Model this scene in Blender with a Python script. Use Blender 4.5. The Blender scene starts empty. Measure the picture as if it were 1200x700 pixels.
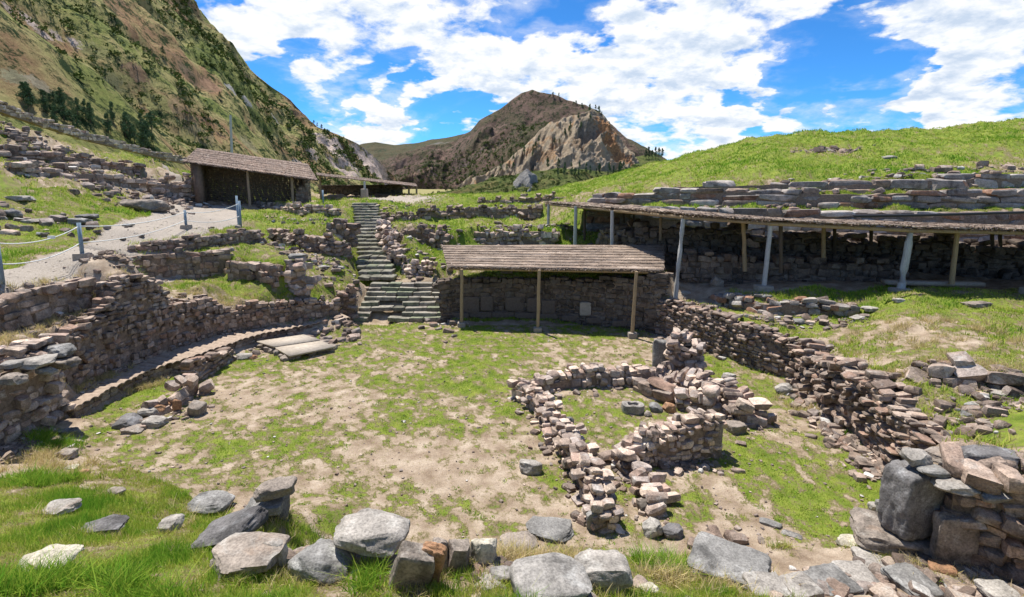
import bpy, math, random
import numpy as np
from mathutils import Vector, Matrix
from mathutils.geometry import delaunay_2d_cdt
from mathutils.bvhtree import BVHTree
random.seed(7); RS = np.random.RandomState(7)
C = bpy.context.scene.collection
scene = bpy.context.scene
# ------------------------------------------------------------------ camera, sky, sun, exposure
CAMZ = 6.0; FPX = 600.0; PITCH = math.radians(8.3)
cam_d = bpy.data.cameras.new('camera'); cam = bpy.data.objects.new('camera', cam_d); C.objects.link(cam)
cam.location = (0, 0, CAMZ); cam.rotation_euler = (math.radians(90) - PITCH, 0, 0)
cam_d.sensor_width = 36; cam_d.lens = 18; cam_d.shift_y = -50 / 1200.0
cam_d.clip_start = .05; cam_d.clip_end = 20000
scene.camera = cam
SUN_EL = math.radians(68); SUN_AZ = math.radians(-38)      # azimuth from +Y, negative = left of the view
sdir = Vector((math.sin(SUN_AZ) * math.cos(SUN_EL), math.cos(SUN_AZ) * math.cos(SUN_EL), math.sin(SUN_EL)))
sd = bpy.data.lights.new('sun', 'SUN'); sun = bpy.data.objects.new('sun', sd); C.objects.link(sun)
sd.energy = 4.3; sd.angle = math.radians(.5); sd.color = (1, .955, .88)
sun.rotation_euler = sdir.to_track_quat('Z', 'Y').to_euler()
scene.view_settings.view_transform = 'Standard'; scene.view_settings.look = 'None'
scene.view_settings.gamma = 1; scene.view_settings.exposure = 0.78
scene.render.engine = 'CYCLES'

def ray(px, py):
    cx = (px - 600) / FPX; cz = (300 - py) / FPX; c, s = math.cos(PITCH), math.sin(PITCH)
    return np.array([cx, c + cz * s, -s + cz * c])
def G(px, py, z):                       # where the sight line meets height z
    r = ray(px, py); t = (z - CAMZ) / r[2]; return np.array([r[0] * t, r[1] * t, z])
def D(px, py, d):                       # where the sight line meets distance d
    r = ray(px, py); t = d / r[1]; return np.array([r[0] * t, d, CAMZ + r[2] * t])
def W(px, yb, yt, z=None, d=None):      # a wall station: foot and top
    p = G(px, yb, z) if z is not None else D(px, yb, d)
    # top height on the vertical through p
    lo, hi = p[2], p[2] + 30
    c, s = math.cos(PITCH), math.sin(PITCH); q = (300 - yt) / FPX
    # (dz*c + y*s)/(y*c - dz*s) = q
    dz = p[1] * (q * c - s) / (c + q * s)
    return (p[0], p[1], p[2], CAMZ + dz)

# world
w = bpy.data.worlds.new('World'); scene.world = w; w.use_nodes = True
nt = w.node_tree; nt.nodes.clear()
def N(t, typ, **kw):
    n = t.nodes.new(typ)
    for k, v in kw.items():
        if k.startswith('i_'):
            n.inputs[k[2:].replace('_', ' ')].default_value = v
        else: setattr(n, k, v)
    return n
def math_n(t, op, a, b=None, c=None, clamp=False):
    n = t.nodes.new('ShaderNodeMath'); n.operation = op; n.use_clamp = clamp
    for i, v in enumerate((a, b, c)):
        if v is None: continue
        if isinstance(v, (int, float)): n.inputs[i].default_value = v
        else: t.links.new(v, n.inputs[i])
    return n.outputs[0]
def mixc(t, f, a, b, blend='MIX'):
    n = t.nodes.new('ShaderNodeMix'); n.data_type = 'RGBA'; n.blend_type = blend
    for i, v in ((0, f), (6, a), (7, b)):
        if isinstance(v, (int, float)): n.inputs[i].default_value = v
        elif isinstance(v, tuple): n.inputs[i].default_value = (v[0], v[1], v[2], 1)
        else: t.links.new(v, n.inputs[i])
    return n.outputs[2]
def ramp(t, fac, stops, interp='LINEAR'):
    n = t.nodes.new('ShaderNodeValToRGB'); cr = n.color_ramp; cr.interpolation = interp
    while len(cr.elements) < len(stops): cr.elements.new(.5)
    for e, (p, c) in zip(cr.elements, stops):
        e.position = p; e.color = (c, c, c, 1) if isinstance(c, (int, float)) else (c[0], c[1], c[2], 1)
    t.links.new(fac, n.inputs[0]); return n.outputs[0]
def smooth(t, v, a, b, lo=0., hi=1.):
    n = t.nodes.new('ShaderNodeMapRange'); n.interpolation_type = 'SMOOTHSTEP'
    n.inputs[1].default_value = a; n.inputs[2].default_value = b; n.inputs[3].default_value = lo; n.inputs[4].default_value = hi
    t.links.new(v, n.inputs[0]); return n.outputs[0]
def noise_n(t, vec, scale, detail=5, rough=.55, dist=0., dims='3D'):
    n = t.nodes.new('ShaderNodeTexNoise'); n.noise_dimensions = dims
    n.inputs['Scale'].default_value = scale; n.inputs['Detail'].default_value = detail
    n.inputs['Roughness'].default_value = rough; n.inputs['Distortion'].default_value = dist
    if vec is not None: t.links.new(vec, n.inputs['Vector'])
    return n.outputs[0]
sky = N(nt, 'ShaderNodeTexSky', sky_type='NISHITA', sun_disc=False)
sky.sun_elevation = SUN_EL; sky.sun_rotation = SUN_AZ; sky.altitude = 3200; sky.air_density = 1.0; sky.dust_density = .2; sky.ozone_density = 2.5
tc = N(nt, 'ShaderNodeTexCoord'); dirv = tc.outputs['Generated']
skyc = mixc(nt, 1., sky.outputs[0], (.34, .90, 1.36), 'MULTIPLY')
sep = N(nt, 'ShaderNodeSeparateXYZ'); nt.links.new(dirv, sep.inputs[0])
zz = math_n(nt, 'ADD', math_n(nt, 'MAXIMUM', sep.outputs[2], 0.), .32)
comb = N(nt, 'ShaderNodeCombineXYZ')
nt.links.new(math_n(nt, 'DIVIDE', sep.outputs[0], zz), comb.inputs[0]); nt.links.new(math_n(nt, 'DIVIDE', sep.outputs[1], zz), comb.inputs[1])
nt.links.new(math_n(nt, 'MULTIPLY', sep.outputs[2], 1.2), comb.inputs[2])
def dens(vec):
    a = noise_n(nt, vec, 2.6, 14, .60, .1); b = noise_n(nt, vec, 8.5, 10, .62, .25)
    return math_n(nt, 'ADD', math_n(nt, 'MULTIPLY', a, 1.9), math_n(nt, 'MULTIPLY', b, 1.15))
d0 = dens(comb.outputs[0])
shv = N(nt, 'ShaderNodeVectorMath', operation='MULTIPLY_ADD'); nt.links.new(comb.outputs[0], shv.inputs[0]); shv.inputs[1].default_value = (.965, .965, 1.); shv.inputs[2].default_value = (-.012, 0, 0)
d1 = dens(shv.outputs[0])
wn = N(nt, 'ShaderNodeTexNoise'); wn.inputs['Scale'].default_value = 4.; wn.inputs['Detail'].default_value = 6; nt.links.new(comb.outputs[0], wn.inputs['Vector'])
ws = N(nt, 'ShaderNodeVectorMath', operation='SUBTRACT'); nt.links.new(wn.outputs['Color'], ws.inputs[0]); ws.inputs[1].default_value = (.5, .5, .5)
wm = N(nt, 'ShaderNodeVectorMath', operation='MULTIPLY_ADD'); nt.links.new(ws.outputs[0], wm.inputs[0]); wm.inputs[1].default_value = (.42, .42, .42); nt.links.new(dirv, wm.inputs[2]); wnn = N(nt, 'ShaderNodeVectorMath', operation='NORMALIZE'); nt.links.new(wm.outputs[0], wnn.inputs[0])
acc = math_n(nt, 'ADD', d0, -1.70)
blobs = [(430, 40, 80, .30), (565, 60, 70, .42), (340, 30, 80, .34), (260, 0, 60, .3), (500, 20, 50, .12), (440, 150, 36, .55), (375, 136, 18, .4), (790, 105, 90, .46), (800, 50, 70, .34), (900, 12, 80, .30),
         (705, 105, 55, .34), (655, 95, 40, .22), (1110, 60, 100, .46), (1180, 110, 80, .42), (1050, 5, 80, .22), (880, 162, 50, .45), (1010, 150, 34, .34), (1200, 0, 110, .25), (590, 115, 36, .3), (1120, 140, 60, .3), (520, 105, 40, .2),
         (232, 22, 20, -.40), (320, 108, 40, -.60), (385, 95, 34, -.34), (540, 142, 34, -.40), (480, 160, 26, -.45), (400, 130, 20, -.2), (615, 12, 34, -.40), (690, 22, 32, -.50), (740, 40, 26, -.36), (960, 95, 60, -.62), (1040, 105, 50, -.52),
         (890, 105, 32, -.45), (1085, 118, 30, -.2), (470, 88, 22, -.25), (820, 5, 26, -.25), (1000, 25, 34, -.24), (700, 60, 26, -.26), (640, 45, 24, -.2), (430, 100, 26, -.22), (540, 20, 24, -.15), (880, 60, 18, -.2)]
for bx_, by_, br_, am in blobs:
    c = ray(bx_, by_); c = c / np.linalg.norm(c); e = ray(bx_ + br_, by_); e = e / np.linalg.norm(e)
    dn = N(nt, 'ShaderNodeVectorMath', operation='DOT_PRODUCT'); nt.links.new(wnn.outputs[0], dn.inputs[0]); dn.inputs[1].default_value = tuple(c)
    mr = smooth(nt, dn.outputs['Value'], 1 - (1 - float(np.dot(c, e))) * 2.2, 1.0, 0., am)
    acc = math_n(nt, 'ADD', acc, mr)
thick_ = smooth(nt, acc, -.14, .30); veil = noise_n(nt, shv.outputs[0], 1.3, 9, .66, .8)
veil = math_n(nt, 'MULTIPLY', smooth(nt, veil, .42, .72), smooth(nt, acc, -.75, .0)); cov = math_n(nt, 'MAXIMUM', thick_, math_n(nt, 'MULTIPLY', veil, .62))
sh_ = math_n(nt, 'SUBTRACT', d1, d0); sh_ = math_n(nt, 'MULTIPLY', sh_, 1.5)
core = smooth(nt, acc, .15, .9); shade = math_n(nt, 'ADD', math_n(nt, 'ADD', sh_, .34), math_n(nt, 'MULTIPLY', core, .20), clamp=True)
ccol = ramp(nt, shade, [(.22, (1.02, 1.02, 1.02)), (.42, (.93, .96, 1.)), (.58, (.78, .85, .95)), (.85, (.58, .69, .85))])
lp = N(nt, 'ShaderNodeBackground'); lp.inputs[1].default_value = .080; nt.links.new(skyc, lp.inputs[0])
cb = N(nt, 'ShaderNodeBackground'); cb.inputs[1].default_value = .61; nt.links.new(ccol, cb.inputs[0])
mx = N(nt, 'ShaderNodeMixShader'); nt.links.new(cov, mx.inputs[0]); nt.links.new(lp.outputs[0], mx.inputs[1]); nt.links.new(cb.outputs[0], mx.inputs[2])
wo = N(nt, 'ShaderNodeOutputWorld'); nt.links.new(mx.outputs[0], wo.inputs[0])

# ------------------------------------------------------------------ numpy noise
def _h(ix, iy, iz):
    n = (ix.astype(np.int64) * 374761393 + iy.astype(np.int64) * 668265263 + iz.astype(np.int64) * 1274126177) & 0xffffffff
    n = ((n ^ (n >> 13)) * 1274126177) & 0xffffffff
    n = ((n ^ (n >> 16)) * 668265263) & 0xffffffff
    return ((n ^ (n >> 15)) & 0xffff) / 65535.0
def n3d(p):
    p = np.asarray(p, float); i = np.floor(p).astype(np.int64); f = p - i; u = f * f * f * (f * (f * 6 - 15) + 10)
    x, y, z = i[..., 0], i[..., 1], i[..., 2]; a, b, c = u[..., 0], u[..., 1], u[..., 2]; r = 0
    for dx in (0, 1):
        for dy in (0, 1):
            for dz in (0, 1):
                r = r + _h(x + dx, y + dy, z + dz) * (a if dx else 1 - a) * (b if dy else 1 - b) * (c if dz else 1 - c)
    return r * 2 - 1
def fbm(p, o=4, g=.5, l=2.03):
    p = np.asarray(p, float); r = 0; a = 1
    for k in range(o): r = r + a * n3d(p + k * 17.3); p = p * l; a *= g
    return r
def fb2(x, y, s, o=4, g=.5, off=0.):
    x = np.asarray(x, float); return fbm(np.stack([x * s + off, y * s + off * 1.7, np.zeros_like(x) + off], -1), o, g)
def sst(a, b, x): t = np.clip((x - a) / (b - a), 0, 1); return t * t * (3 - 2 * t)

# ------------------------------------------------------------------ mesh and object helpers
def mesh_np(name, V, polys, mats, midx=None, smooth_=False, sharp=None):
    V = np.asarray(V, np.float32).reshape(-1, 3); polys = [np.asarray(p, np.int32) for p in polys if len(p)]
    me = bpy.data.meshes.new(name); me.vertices.add(len(V)); me.vertices.foreach_set('co', V.ravel())
    tot = np.concatenate([np.full(len(p), p.shape[1], np.int32) for p in polys]); flat = np.concatenate([p.ravel() for p in polys])
    me.loops.add(len(flat)); me.loops.foreach_set('vertex_index', flat)
    me.polygons.add(len(tot)); st = np.concatenate([[0], np.cumsum(tot)[:-1]]).astype(np.int32)
    me.polygons.foreach_set('loop_start', st); me.polygons.foreach_set('loop_total', tot)
    for m in (mats if isinstance(mats, (list, tuple)) else [mats]): me.materials.append(m)
    if midx is not None: me.polygons.foreach_set('material_index', np.asarray(midx, np.int32))
    if smooth_: me.polygons.foreach_set('use_smooth', np.ones(len(tot), bool))
    me.update(calc_edges=True); me.validate()
    if sharp: me.set_sharp_from_angle(angle=math.radians(sharp))
    return me
def tag(o, label=None, cat=None, group=None, kind=None):
    if label: o['label'] = label
    if cat: o['category'] = cat
    if group: o['group'] = group
    if kind: o['kind'] = kind
    return o
def link(name, me, parent=None):
    o = bpy.data.objects.new(name, me); C.objects.link(o)
    if parent is not None: o.parent = parent; o.matrix_parent_inverse = Matrix.Translation(-Vector(parent.location)) if parent.type == 'EMPTY' and parent.parent is None else Matrix()
    return o
def empty(name, loc, label, cat, group=None):
    o = bpy.data.objects.new(name, None); C.objects.link(o); o.location = loc; o.empty_display_size = .3
    return tag(o, label, cat, group)
class MB:
    def __init__(s): s.V = []; s.Q = []; s.T = []; s.n = 0; s.mq = []; s.mt = []
    def add(s, V, Q=None, T=None, m=0):
        V = np.asarray(V, float).reshape(-1, 3)
        if Q is not None and len(Q): s.Q.append(np.asarray(Q) + s.n); s.mq += [m] * len(Q)
        if T is not None and len(T): s.T.append(np.asarray(T) + s.n); s.mt += [m] * len(T)
        s.V.append(V); s.n += len(V)
    def box(s, c, h, R=None, m=0):
        V = np.array([[x, y, z] for x in (-1, 1) for y in (-1, 1) for z in (-1, 1)], float) * np.asarray(h)
        if R is not None: V = V @ np.asarray(R).T
        s.add(V + np.asarray(c), [[0, 1, 3, 2], [4, 6, 7, 5], [0, 4, 5, 1], [2, 3, 7, 6], [0, 2, 6, 4], [1, 5, 7, 3]], m=m)
    def tube(s, P, r, seg=8, m=0):
        P = np.asarray(P, float); r = np.broadcast_to(np.asarray(r, float), (len(P),)); V = []
        for i in range(len(P)):
            t = P[min(i + 1, len(P) - 1)] - P[max(i - 1, 0)]; t /= np.linalg.norm(t) + 1e-9
            a = np.cross(t, [0, 0, 1.]); a = np.array([1., 0, 0]) if np.linalg.norm(a) < .05 else a; a /= np.linalg.norm(a); b = np.cross(t, a)
            for k in range(seg): an = 2 * math.pi * k / seg; V.append(P[i] + r[i] * (a * math.cos(an) + b * math.sin(an)))
        Q = [[i * seg + k, i * seg + (k + 1) % seg, (i + 1) * seg + (k + 1) % seg, (i + 1) * seg + k] for i in range(len(P) - 1) for k in range(seg)]
        n = len(V); V += [P[0], P[-1]]
        T = [[n, (k + 1) % seg, k] for k in range(seg)] + [[n + 1, (len(P) - 1) * seg + k, (len(P) - 1) * seg + (k + 1) % seg] for k in range(seg)]
        s.add(V, Q, T, m)
    def build(s, name, mats, parent=None, smooth_=False, sharp=None):
        me = mesh_np(name, np.concatenate(s.V), s.Q + s.T if (s.Q or s.T) else [], mats, s.mq + s.mt, smooth_, sharp)
        return link(name, me, parent)
_tpl = {}
def cube_tpl(n):
    if n in _tpl: return _tpl[n]
    d = {}; V = []; Q = []
    def vid(p):
        k = tuple(int(round(a * n)) for a in p)
        if k not in d: d[k] = len(V); V.append([2 * a - 1 for a in p])
        return d[k]
    for ax in range(3):
        for side in (0, 1):
            for i in range(n):
                for j in range(n):
                    q = []
                    for (a, b) in ((i, j), (i + 1, j), (i + 1, j + 1), (i, j + 1)):
                        p = [0, 0, 0]; p[ax] = side; p[(ax + 1) % 3] = a / n; p[(ax + 2) % 3] = b / n; q.append(vid(p))
                    Q.append(q if side else q[::-1])
    _tpl[n] = (np.array(V), np.array(Q)); return _tpl[n]
def rotm(ax, an):
    return np.array(Matrix.Rotation(an, 3, Vector(ax)))
def rocks(cen, half, R, n=3, pw=(3.5, 8), ncut=3, cut=(.72, 1.02), rough=.05, seed=0, bias=None):
    rs = np.random.RandomState(seed); cen = np.asarray(cen, float); half = np.asarray(half, float); R = np.asarray(R, float); M = len(cen)
    V, Q = cube_tpl(n); v = np.broadcast_to(V, (M,) + V.shape).copy()
    p = rs.uniform(pw[0], pw[1], (M, 1, 1)); v = v / (np.sum(np.abs(v) ** p, -1, keepdims=True) ** (1 / p))
    for k in range(ncut):
        d = rs.normal(size=(M, 1, 3)); d /= np.linalg.norm(d, axis=-1, keepdims=True)
        sup = np.max(np.sum(v * d, -1, keepdims=True), 1, keepdims=True)
        lim = sup * rs.uniform(cut[0], cut[1], (M, 1, 1)); ex = np.maximum(np.sum(v * d, -1, keepdims=True) - lim, 0); v = v - ex * d
    off = rs.uniform(0, 90, (M, 1, 3))
    v = v * (1 + rough * (fbm(v * 1.3 + off, 3))[..., None])
    if n >= 8: v = v * (1 + rough * .35 * (fbm(v * 5 + off, 3))[..., None])
    v = v * half[:, None, :]; v = np.einsum('mij,mvj->mvi', R, v) + cen[:, None, :]
    F = (Q[None] + (np.arange(M) * len(V))[:, None, None]).reshape(-1, 4)
    return v.reshape(-1, 3), F

# ------------------------------------------------------------------ materials
def newmat(name):
    m = bpy.data.materials.new(name); m.use_nodes = True; t = m.node_tree; t.nodes.clear()
    o = N(t, 'ShaderNodeOutputMaterial'); b = N(t, 'ShaderNodeBsdfPrincipled'); b.inputs['Roughness'].default_value = .9
    b.inputs['Specular IOR Level'].default_value = .25; t.links.new(b.outputs[0], o.inputs[0]); return m, t, b
def bump(t, b, h, st=.5, dist=.05):
    n = N(t, 'ShaderNodeBump'); n.inputs['Strength'].default_value = st; n.inputs['Distance'].default_value = dist
    t.links.new(h, n.inputs['Height']); t.links.new(n.outputs[0], b.inputs['Normal'])
def objco(t): return N(t, 'ShaderNodeTexCoord').outputs['Object']
def stone(name, pal, lichen=.35, sc=1., bd=.03, spot=(.62, .62, .58)):
    m, t, b = newmat(name); g = N(t, 'ShaderNodeNewGeometry'); co = g.outputs['Position']
    base = ramp(t, g.outputs['Random Per Island'], [(i / len(pal), c) for i, c in enumerate(pal)], 'CONSTANT')
    a = noise_n(t, co, 6 * sc, 6, .65); base = mixc(t, 1., base, ramp(t, a, [(.3, .6), (.5, 1.), (.72, 1.35)]), 'MULTIPLY')
    l = noise_n(t, co, 3.1 * sc, 8, .7, .4); lm = math_n(t, 'MULTIPLY', smooth(t, l, .52, .68), lichen)
    base = mixc(t, lm, base, spot)
    ru = noise_n(t, co, 2.3 * sc, 4, .6, .2); base = mixc(t, math_n(t, 'MULTIPLY', smooth(t, ru, .62, .74), .25), base, (.30, .17, .09))
    dk = noise_n(t, co, 1.7 * sc, 7, .72, .6); base = mixc(t, 1., base, ramp(t, dk, [(.38, .5), (.47, .95), (.6, 1.1)]), 'MULTIPLY')
    sp = noise_n(t, co, 42 * sc, 3, .6); base = mixc(t, 1., base, ramp(t, sp, [(.34, .7), (.5, 1.), (.66, 1.22)]), 'MULTIPLY')
    t.links.new(base, b.inputs['Base Color'])
    hh = math_n(t, 'ADD', noise_n(t, co, 9 * sc, 9, .7), math_n(t, 'MULTIPLY', sp, .25)); bump(t, b, hh, .9, bd); return m
P_BROWN = [(0.221, 0.159, 0.122), (0.307, 0.221, 0.170), (0.172, 0.126, 0.100), (0.377, 0.281, 0.217), (0.261, 0.198, 0.157), (0.283, 0.226, 0.185), (0.416, 0.319, 0.249), (0.303, 0.198, 0.146), (0.213, 0.166, 0.136), (0.328, 0.249, 0.197)]
P_GREY = [(0.354, 0.273, 0.215), (0.472, 0.371, 0.290), (0.262, 0.198, 0.159), (0.589, 0.459, 0.356), (0.388, 0.300, 0.242), (0.284, 0.221, 0.183), (0.480, 0.367, 0.298), (0.372, 0.306, 0.265), (0.383, 0.272, 0.215), (0.654, 0.503, 0.394)]
P_MEGA = [(0.248, 0.214, 0.188), (0.328, 0.286, 0.251), (0.195, 0.152, 0.125), (0.269, 0.197, 0.149), (0.377, 0.330, 0.290), (0.219, 0.188, 0.168), (0.281, 0.156, 0.100), (0.261, 0.232, 0.210)]
M_brown = stone('brown_stone', P_BROWN, .25); M_grey = stone('grey_stone', P_GREY, .4); M_mega = stone('slate_block', P_MEGA, .35, .7, .04)
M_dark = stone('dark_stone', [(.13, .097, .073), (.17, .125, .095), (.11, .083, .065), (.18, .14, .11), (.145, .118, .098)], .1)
M_step = stone('step_stone', [(.22, .205, .16), (.28, .255, .205), (.17, .16, .12), (.25, .22, .18), (.20, .21, .14)], .3, 1., .03, (.38, .38, .31))
M_bgrey = stone('boulder_grey', [(.27, .25, .225), (.21, .20, .185)], .55, .8, .03, (.56, .545, .51))
M_bpale = stone('boulder_pale', [(.35, .32, .28), (.31, .28, .245)], .45, .8, .03, (.54, .52, .47))
M_bwarm = stone('boulder_warm', [(.27, .225, .185), (.24, .20, .165)], .5, .8, .03, (.48, .45, .40))
M_bdark = stone('boulder_dark', [(.17, .16, .155), (.15, .14, .135)], .6, .8, .03, (.36, .36, .36))
M_bcream = stone('boulder_cream', [(.47, .42, .33)], .4, .8, .03, (.60, .57, .50))
M_borange = stone('boulder_orange', [(.36, .20, .11)], .3, .8, .03, (.45, .36, .28))
M_bmix = stone('mixed_rubble', [tuple(.72 * v for v in c) for c in P_GREY + P_BROWN] + [(.5, .47, .43)], .25)
M_shade = stone('brown_stone_shaded', [tuple(.55 * v for v in c) for c in P_BROWN], .1)  # brown stone palette darkened, puts the shade under the long roof into the colour
def simple(name, col, var=.25, sc=12, rough=.85, bd=.01, st=.6, stretch=None, metal=0.):
    m, t, b = newmat(name); co = objco(t)
    if stretch:
        mp = N(t, 'ShaderNodeMapping'); mp.inputs['Scale'].default_value = stretch; t.links.new(co, mp.inputs[0]); co = mp.outputs[0]
    a = noise_n(t, co, sc, 6, .65)
    t.links.new(mixc(t, 1., col, ramp(t, a, [(.28, 1 - var), (.5, 1.), (.75, 1 + var)]), 'MULTIPLY'), b.inputs['Base Color'])
    b.inputs['Roughness'].default_value = rough; b.inputs['Metallic'].default_value = metal; bump(t, b, a, st, bd); return m
M_mortar = simple('earth_mortar', (.22, .165, .125), .5, 14, .95, .03)
M_slab = simple('worn_slab', (.42, .36, .29), .25, 8, .9, .01)
M_panel = simple('carved_slab', (.155, .12, .095), .3, 14, .9, .02)
M_tile = simple('clay_coping', (.35, .27, .205), .35, 10, .9, .02)
M_wood = simple('weathered_wood', (.30, .22, .15), .4, 8, .8, .01, .6, (6, 6, .8))
M_woodg = simple('grey_wood', (.42, .42, .42), .3, 8, .8, .01, .6, (6, 6, .8))
M_woody = simple('yellow_wood', (.36, .26, .155), .35, 8, .8, .01, .6, (6, 6, .8))
M_woodd = simple('dark_wood', (.10, .075, .055), .4, 8, .85, .01, .6, (6, 6, .8))
M_steel = simple('painted_steel', (.20, .27, .34), .2, 10, .5, .003)
M_pipe = simple('black_plastic', (.03, .03, .032), .2, 10, .5, .002)
M_rope = simple('white_rope', (.75, .75, .72), .15, 40, .8)
M_conc = simple('concrete', (.33, .28, .23), .3, 14, .9, .01)
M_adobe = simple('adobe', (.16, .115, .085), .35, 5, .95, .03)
def straw(name, cols):
    m, t, b = newmat(name); g = N(t, 'ShaderNodeNewGeometry')
    base = ramp(t, g.outputs['Random Per Island'], [(i / len(cols), c) for i, c in enumerate(cols)])
    a = noise_n(t, g.outputs['Position'], 1.7, 5, .65); t.links.new(mixc(t, 1., base, ramp(t, a, [(.3, .65), (.7, 1.3)]), 'MULTIPLY'), b.inputs['Base Color']); return m
M_thatch = straw('thatch', [(.20, .15, .12), (.34, .26, .21), (.14, .10, .08), (.42, .34, .28), (.27, .19, .15), (.24, .17, .13)])
M_thatch2 = straw('cane_thatch', [(.24, .175, .13), (.36, .28, .22), (.15, .11, .085), (.44, .36, .29), (.28, .21, .16)])
def grassmat(name, stops):
    m = bpy.data.materials.new(name); m.use_nodes = True; t = m.node_tree; t.nodes.clear(); o = N(t, 'ShaderNodeOutputMaterial')
    at = N(t, 'ShaderNodeAttribute'); at.attribute_name = 'hue'; g = N(t, 'ShaderNodeNewGeometry')
    f = math_n(t, 'ADD', at.outputs['Fac'], math_n(t, 'MULTIPLY', math_n(t, 'SUBTRACT', g.outputs['Random Per Island'], .5), .42), clamp=True)
    c = ramp(t, f, stops); d = N(t, 'ShaderNodeBsdfDiffuse'); tr = N(t, 'ShaderNodeBsdfTranslucent'); mx = N(t, 'ShaderNodeMixShader'); mx.inputs[0].default_value = .38
    t.links.new(c, d.inputs[0]); t.links.new(c, tr.inputs[0]); t.links.new(d.outputs[0], mx.inputs[1]); t.links.new(tr.outputs[0], mx.inputs[2]); t.links.new(mx.outputs[0], o.inputs[0]); return m
M_blade = grassmat('grass_blade', [(0, (.60, .48, .28)), (.25, (.52, .45, .16)), (.45, (.40, .45, .07)), (.7, (.25, .385, .045)), (1, (.12, .29, .025))])

# ------------------------------------------------------------------ walls: stations first, because the terrain follows them
CT = []                                           # terrain control points
def ct(px, py, z=None, d=None): CT.append(tuple(G(px, py, z) if z is not None else D(px, py, d)))
def ctw(x, y, z): CT.append((x, y, z))
WALLS = []
def wall(name, label, P, thick=.4, sh=.16, sw=.28, mat=None, retain=True, style=(1, .1, .05), n=3, group=None, cat='stone wall', rag=.10, backing=True, flip=False, gaps=None, zoff=0., center=False):
    P = np.array(P, float); seg = np.linalg.norm(np.diff(P[:, :2], axis=0), axis=1); s = np.concatenate([[0], np.cumsum(seg)])
    L = s[-1]; m = max(3, int(L / .25) + 1); ss = np.linspace(0, L, m)
    X = np.stack([np.interp(ss, s, P[:, k]) for k in range(4)], 1)
    # round the corners a little
    for _ in range(2): X[1:-1, :2] = .25 * X[:-2, :2] + .5 * X[1:-1, :2] + .25 * X[2:, :2]
    t = np.gradient(X[:, :2], axis=0); t /= np.linalg.norm(t, axis=1)[:, None] + 1e-9
    nr = np.stack([-t[:, 1], t[:, 0]], 1)
    if np.mean(np.sum(nr * X[:, :2], 1)) < 0: nr = -nr
    if flip: nr = -nr
    if center: X[:, :2] -= nr * thick * .5
    for i in range(0, m):
        if retain:
            q = X[i, :2]; a = q - nr[i] * .25; CT.append((a[0], a[1], X[i, 2])); a = q + nr[i] * thick * .35; CT.append((a[0], a[1], X[i, 2]))
            a = q + nr[i] * thick * .85; CT.append((a[0], a[1], X[i, 3] - .04)); a = q + nr[i] * (thick + .35); CT.append((a[0], a[1], X[i, 3] - .02))
    WALLS.append(dict(name=name, label=label, X=X, t=t, nr=nr, ss=ss, L=L, thick=thick, sh=sh, sw=sw, mat=mat, style=style, n=n, group=group, cat=cat, rag=rag, backing=backing, retain=retain))
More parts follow.
